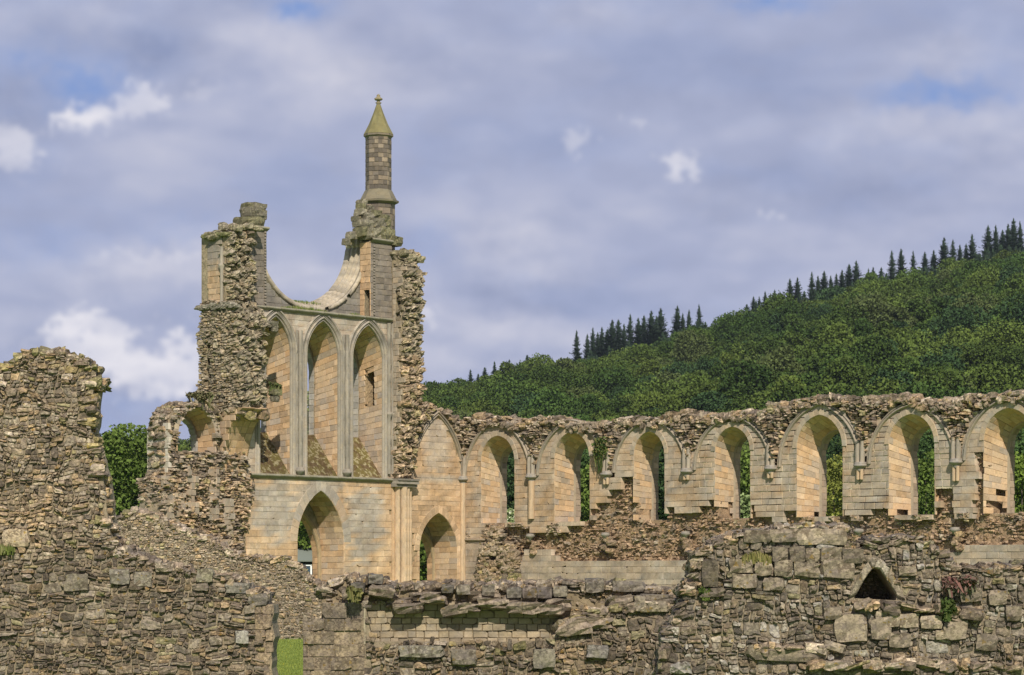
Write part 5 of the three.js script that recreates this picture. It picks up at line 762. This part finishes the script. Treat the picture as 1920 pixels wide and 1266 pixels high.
const behind = [   // through the aisle windows, left to right
  ['shrub', 'pale flowering bush low in the first aisle window from the church front', 955, 166, 944, 1.4, 'pale', .3], ['tree', 'dark tree filling the top of the first aisle window', 950, 195, 838, 4.2, 'dark'],
  ['tree', 'leafy green tree in the second aisle window from the church front', 1096, 165, 862, 2.4, 'mid'], ['tree', 'dark tree behind the second aisle window, above the leafy one', 1075, 205, 830, 4.5, 'deep'],
  ['tree', 'gloomy dark tree in the third aisle window from the church front', 1245, 180, 818, 4.4, 'dark'],
  ['shrub', 'light green shrub low in the fourth aisle window', 1398, 160, 928, 2.0, 'pale'], ['tree', 'green tree above the light shrub in the fourth aisle window', 1392, 185, 850, 4.0, 'mid'],
  ['tree', 'yellow-green tree in the fifth aisle window', 1562, 158, 846, 2.9, 'yellow'], ['tree', 'dark tree behind the yellow-green one', 1545, 200, 806, 4.8, 'dark'],
  ['tree', 'deep green tree in the sixth aisle window', 1735, 158, 845, 3.2, 'mid'], ['tree', 'dark tree behind the sixth aisle window', 1725, 195, 806, 4.6, 'deep'],
  ['tree', 'bright leafy tree in the last aisle window at the right edge', 1915, 150, 838, 2.8, 'bright'], ['tree', 'dark tree behind the last aisle window', 1900, 190, 800, 4.4, 'deep'],
];
behind.forEach(([kind, label, px, D, py, R, tone, bloom], k) => broadleaf(kind === 'shrub' ? 'shrub' : 'hedge_tree', label, spot(px, D), hOf(py, D), R, tone, { leaves: 17000, size: D > 175 ? .22 : .17, seed: 20 + k, low: .02, trunk: .14, group: 'trees and shrubs behind the aisle wall', bloom }));

// ------------------------------------------------------------------ the wooded hill
{
  const wood = new THREE.Group(); wood.name = 'hillside_wood'; wood.userData = { label: 'dense mixed green woodland covering the hill behind the ruins', category: 'woodland', kind: 'stuff' }; scene.add(wood);
  const r = mulberry(909), kinds = [0, 1, 2, 3, 4].map((k) => { const q = mulberry(60 + k), lobes = makeLobes(q, 10, 4.2 + .5 * k, .5, 13 + 2 * k); return leafCloud(q, lobes, 8000, .4, () => [1, 1, 1]); }), put = kinds.map(() => []);
  const col = new THREE.Color();
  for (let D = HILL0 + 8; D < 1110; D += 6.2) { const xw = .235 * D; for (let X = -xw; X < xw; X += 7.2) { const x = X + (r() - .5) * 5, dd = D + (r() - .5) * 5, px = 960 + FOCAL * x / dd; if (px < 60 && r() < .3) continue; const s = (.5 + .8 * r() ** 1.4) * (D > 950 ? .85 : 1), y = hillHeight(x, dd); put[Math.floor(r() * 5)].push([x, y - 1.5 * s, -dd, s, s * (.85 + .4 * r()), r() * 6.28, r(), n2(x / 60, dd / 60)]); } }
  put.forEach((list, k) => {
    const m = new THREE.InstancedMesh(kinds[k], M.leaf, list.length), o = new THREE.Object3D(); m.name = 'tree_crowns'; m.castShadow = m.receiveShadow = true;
    list.forEach(([x, y, z, s, sy, a, v, n], i) => { o.position.set(x, y, z); o.scale.set(s, sy, s); o.rotation.y = a; o.updateMatrix(); m.setMatrixAt(i, o.matrix); let c = mul(mix3([.045, .082, .018], [.095, .13, .026], clamp(v * .5 + n * .6 + .2)), (1 + .3 * n3(x / 25, z / 25, 3)) * 1.0); if (v > .95) c = [.085, .11, .035]; if (v < .1) c = [.04, .075, .026]; m.setColorAt(i, col.setRGB(...c)); });  // crown greens kept dark, standing in for cloud shade on the hill
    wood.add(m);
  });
}
{ // conifers standing above the wood along the crest
  const CON = [[859, 711, 733], [882, 692, 730], [896, 700, 728], [909, 688, 724], [928, 677, 718], [943, 684, 714], [955, 673, 712], [972, 684, 708], [988, 665, 704], [1082, 618, 676], [1101, 625, 674], [1112, 613, 672], [1121, 622, 670], [1129, 612, 668], [1139, 616, 668], [1148, 598, 666], [1160, 598, 664], [1170, 606, 662], [1182, 587, 660], [1197, 595, 656], [1207, 590, 652], [1222, 581, 648], [1231, 592, 646], [1239, 576, 644], [1270, 572, 638], [1281, 586, 632], [1291, 579, 628], [1311, 569, 616], [1413, 555, 582], [1424, 555, 580], [1435, 545, 578], [1444, 552, 598], [1453, 542, 574], [1463, 547, 572], [1482, 521, 568], [1495, 519, 566], [1521, 508, 566], [1534, 516, 560], [1545, 507, 556], [1558, 516, 550], [1568, 512, 548], [1579, 505, 546], [1592, 494, 544], [1605, 487, 546], [1629, 502, 534], [1637, 500, 534], [1652, 500, 530], [1665, 522, 566], [1673, 468, 526], [1691, 465, 526], [1697, 515, 560], [1713, 469, 522], [1734, 471, 516], [1752, 468, 514], [1755, 500, 538], [1770, 444, 508], [1786, 448, 504], [1800, 458, 500], [1812, 456, 498], [1823, 437, 500], [1854, 421, 484], [1867, 421, 480], [1880, 430, 478], [1891, 418, 474], [1901, 408, 470], [1914, 413, 468], [1940, 402, 460], [1960, 398, 456]];
  const protos = [0, 1, 2].map((v) => {
    const r = mulberry(70 + v), p = [], c = [], idx = [], H = 1, rows = 34;
    for (let j = 0; j < rows; j++) { const y = .05 + .95 * (j + .5 * r()) / rows, R = (.27 - .03 * v) * Math.pow(1 - y, .85) * (.7 + .6 * r()) + .012, nb = j > 26 ? 5 : 9; for (let i = 0; i < nb; i++) { const a = i / nb * 6.28 + r() * 1.4, L = R * (.5 + .8 * r()), dr = .02 + .035 * r(), ca = Math.cos(a), sa = Math.sin(a), cc = mul([.05, .084, .046], .55 + .8 * r());
      for (let e = 0; e < 7; e++) { const u = .12 + .88 * e / 6, w = L * .26 * (1.15 - u) + .008, hang = .015 + .03 * r(), q = p.length / 3, lift = -dr * Math.sin(u * 2.2) + .02 * u * u, tw = (r() - .5) * w; p.push(ca * L * u - sa * w, y + lift - hang * r(), sa * L * u + ca * w, ca * L * u + sa * w, y + lift - hang * r(), sa * L * u - ca * w, ca * L * (u + .16) - sa * tw, y + lift + .006, sa * L * (u + .16) + ca * tw, ca * L * (u - .05), y + lift - hang, sa * L * (u - .05)); for (let m = 0; m < 4; m++) c.push(...cc); idx.push(q, q + 1, q + 2, q, q + 3, q + 2); } } }
    const g = new THREE.BufferGeometry(); g.setAttribute('position', new THREE.Float32BufferAttribute(p, 3)); g.setAttribute('color', new THREE.Float32BufferAttribute(c, 3)); g.setIndex(idx); g.computeVertexNormals();
    return { crown: g, trunk: new THREE.CylinderGeometry(.003, .014, 1, 5).translate(0, .5, 0) };
  });
  { const q = mulberry(75), list = []; for (let k = 0; k < 330; k++) { const px = 1060 + 900 * q(), D = 965 + 80 * q(); if (px > 1325 && px < 1400) continue; const h = 8 + 8 * q(), x = (px - 960) / FOCAL * D; list.push([x, hillHeight(x, D) - 1, -D, h]); } const o = new THREE.Object3D(), wood = scene.getObjectByName('hillside_wood'), m = new THREE.InstancedMesh(protos[0].crown, M.leaf, list.length); m.name = 'conifer_crowns'; m.castShadow = m.receiveShadow = true; list.forEach(([x, y, z, h], i) => { o.position.set(x, y, z); o.scale.set(h * 1.15, h, h * 1.15); o.rotation.y = q() * 6; o.updateMatrix(); m.setMatrixAt(i, o.matrix); }); wood.add(m); }
  const r = mulberry(71), first = [null, null, null], seen = [-1, -1, -1], ONES = ['', 'first', 'second', 'third', 'fourth', 'fifth', 'sixth', 'seventh', 'eighth', 'ninth'], NTH = [...ONES.slice(1), 'tenth', 'eleventh', 'twelfth', 'thirteenth', 'fourteenth', 'fifteenth', 'sixteenth', 'seventeenth', 'eighteenth', 'nineteenth', 'twentieth', ...ONES.slice(1).map((o) => 'twenty-' + o), 'thirtieth', ...ONES.slice(1).map((o) => 'thirty-' + o), 'fortieth', ...ONES.slice(1).map((o) => 'forty-' + o)];
  CON.forEach(([px, a, b], k) => {
    const v = px < 1000 ? 2 : k % 2, D = HILL1 - 6 - 20 * r() - (b > crestY(px) + 12 ? 90 : 0), h = (b - a + 8) / FOCAL * D, yTop = hOf(a, D);
    let root; if (!first[v]) { const t = new Thing('conifer', '', 'conifer'); t.mesh('crown', protos[v].crown, M.leaf); t.mesh('trunk', protos[v].trunk, M.wood); root = first[v] = t.root; } else { root = first[v].clone(); root.name = numbered('conifer'); scene.add(root); }
    root.position.set((px - 960) / FOCAL * D, yTop - h, -D); const wide = h * (v === 2 ? 1.3 : .95) * (.75 + .6 * r()); root.scale.set(wide, h, wide); root.rotation.set((r() - .5) * .06, r() * 6, (r() - .5) * .06);
    const zone = px < 1000 ? 0 : px < 1350 ? 1 : 2, nth = NTH[++seen[zone]];
    root.userData = { label: [`low rounded conifer, ${nth} from the left at the left end of the wooded crest`, `dark pointed conifer, ${nth} from the left in the middle clump on the crest`, `dark pointed conifer, ${nth} from the left along the upper right of the crest`][zone], category: 'conifer', group: ['conifers at the left end of the crest', 'conifers in the middle clump of the crest', 'conifers along the upper right of the crest'][zone] };
  });
}
// ------------------------------------------------------------------ grass and weeds rooted in the masonry
function tuft(name, label, category, [x, y, z], w, h, dpt, count, cols, seed, { lean = .5, leafy = 0 } = {}) {
  const r = mulberry(seed), t = new Thing(name, label, category, { at: [x, y, z] }), p = [], c = [], idx = [];
  for (let k = 0; k < count; k++) { const bx = (r() - .5) * w, bz = (r() - .5) * dpt, hh = h * (.35 + .65 * r()) * (1 - .6 * (2 * bx / w) ** 2), a = r() * 6.28, lx = Math.cos(a) * lean * hh * r(), lz = Math.sin(a) * lean * hh * r(), s = .012 + .012 * r(), q = p.length / 3, cc = mul(cols[Math.floor(r() * cols.length)], .7 + .6 * r()); const y0 = -h * .6 * r() ** 2; p.push(bx - s, y0, bz, bx + s, y0, bz, bx + lx * .4 + s * .6, hh * .6, bz + lz * .4, bx + lx, hh, bz + lz); for (let j = 0; j < 4; j++) c.push(...cc); idx.push(q, q + 1, q + 2, q, q + 2, q + 3); }
  const g = new THREE.BufferGeometry(); g.setAttribute('position', new THREE.Float32BufferAttribute(p, 3)); g.setAttribute('color', new THREE.Float32BufferAttribute(c, 3)); g.setIndex(idx); g.computeVertexNormals();
  t.mesh('blades', g, M.leaf);
  if (leafy) t.mesh('leaves', leafCloud(r, Array.from({ length: 9 }, () => [(r() - .5) * w * .8, h * (.2 + .6 * r()), (r() - .5) * dpt * .8, h * .3]), leafy, .09, (q) => cols[Math.floor(q() * cols.length)]), M.leaf);
  return t.root;
}
const wPoint = (x, y, z) => [CORNER[0] + CO * x + SI * z, y, CORNER[2] - SI * x + CO * z], aPoint = (x, y, z) => [CORNER[0] + SI * x - CO * z, y, CORNER[2] + CO * x + SI * z], fPoint = (px, py, d) => [(px - 960) / FOCAL * d, EYE + (HORIZON - py) / FOCAL * d, -d];
const GR = [[.12, .17, .03], [.17, .19, .05], [.24, .22, .1], [.09, .14, .025]];
tuft('grass_tuft', 'green grass on the ledge under the half rose window', 'grass', wPoint(-11.2, 15.94, -.45), 3.2, .3, .7, 900, GR, 1).rotation.y = TURN_W;
tuft('grass_tuft', 'grass growing in the bottom of the half rose window', 'grass', wPoint(-10.3, 16.5, -1.4), 2.0, .16, .7, 300, GR, 2).rotation.y = TURN_W;
tuft('grass_tuft', 'small grass tuft on the ledge above the right lancet', 'grass', wPoint(-7.7, 15.94, -.4), .8, .22, .5, 200, GR, 3).rotation.y = TURN_W;
tuft('wall_shrub', 'dry bushy plant above the arched window at the left of the church front', 'shrub', wPoint(-18.3, 10.95, -.1), 1.3, .6, .9, 50, [[.15, .135, .07], [.19, .16, .09], [.11, .115, .05]], 4, { lean: .9, leafy: 2200 }).rotation.y = TURN_W;
tuft('wall_shrub', 'green weed hanging beside the second aisle window', 'weed', aPoint(9.85, 8.5, .25), .5, 1.2, .3, 80, [[.09, .13, .03], [.14, .13, .05], [.06, .1, .03]], 5, { leafy: 1400 }).rotation.y = TURN_A;
tuft('wall_shrub', 'small dark weed at the torn edge beside the left lancet', 'weed', wPoint(-14.55, 11.7, 1.2), .6, .4, .4, 100, [[.07, .1, .03], [.14, .14, .06]], 6, { leafy: 500 });
tuft('grass_tuft', 'dry olive grass on top of the right foreground wall', 'grass', fPoint(1418, 1050, 56.0), .62, .22, .35, 700, [[.15, .135, .045], [.2, .17, .07], [.11, .11, .035]], 7);
tuft('red_weed', 'reddish wild plant on the right foreground wall', 'weed', fPoint(1800, 1105, 55.75), .7, .3, .25, 70, [[.2, .1, .085], [.17, .115, .09], [.15, .14, .09]], 8, { lean: 1.2, leafy: 900 });
tuft('wall_weed', 'green weed in a joint below the reddish plant', 'weed', fPoint(1776, 1148, 55.75), .2, .36, .2, 60, [[.08, .1, .03], [.05, .075, .02]], 9, { leafy: 420 });
tuft('wall_weed', 'little green fern on the left end of the right foreground wall', 'weed', fPoint(1322, 1118, 55.9), .18, .18, .15, 60, [[.1, .13, .03], [.07, .1, .025]], 10, { leafy: 160 });
tuft('grass_tuft', 'green grass tuft in the tall left wall', 'grass', fPoint(12, 1032, 65.9),   .4, .22, .2, 160, [[.1, .12, .03], [.15, .15, .06], [.07, .09, .02]], 11);
tuft('wall_weed', 'moss and weed beside the dark block near the doorway', 'weed', fPoint(665, 1118, 62.6), .3, .3, .3, 120, [[.15, .135, .05], [.11, .11, .04]], 12, { leafy: 260 });
{ // short grass of the lawn, as far as the doorway shows it
  const r = mulberry(88), n = 26000, g = new THREE.BufferGeometry(); g.setAttribute('position', new THREE.Float32BufferAttribute([-.012, 0, 0, .012, 0, 0, .01, .06, .02], 3)); g.setAttribute('color', new THREE.Float32BufferAttribute([1, 1, 1, 1, 1, 1, 1, 1, 1], 3)); g.setIndex([0, 1, 2]); g.computeVertexNormals();
  const m = new THREE.InstancedMesh(g, M.leaf, n), o = new THREE.Object3D(), c = new THREE.Color(); m.name = 'lawn_grass'; m.userData = { label: 'short mown grass seen through the doorway gap', category: 'grass', kind: 'stuff' };
  for (let k = 0; k < n; k++) { const D = 67 + 42 * r(), px = 490 + 110 * r(); o.position.set((px - 960) / FOCAL * D, -.02, -D); o.rotation.y = r() * 6.28; o.scale.setScalar(.7 + .8 * r()); o.updateMatrix(); m.setMatrixAt(k, o.matrix); const q = r(); m.setColorAt(k, r() < .004 ? c.setRGB(.6, .5, .05) : c.setRGB(.14 + .08 * q, .19 + .06 * q, .05)); }
  scene.add(m);
}
scene.fog = new THREE.FogExp2(new THREE.Color().setRGB(.62, .7, .85), 4e-5);   // thin summer air: the hill pales a little
renderer.render(scene, camera);
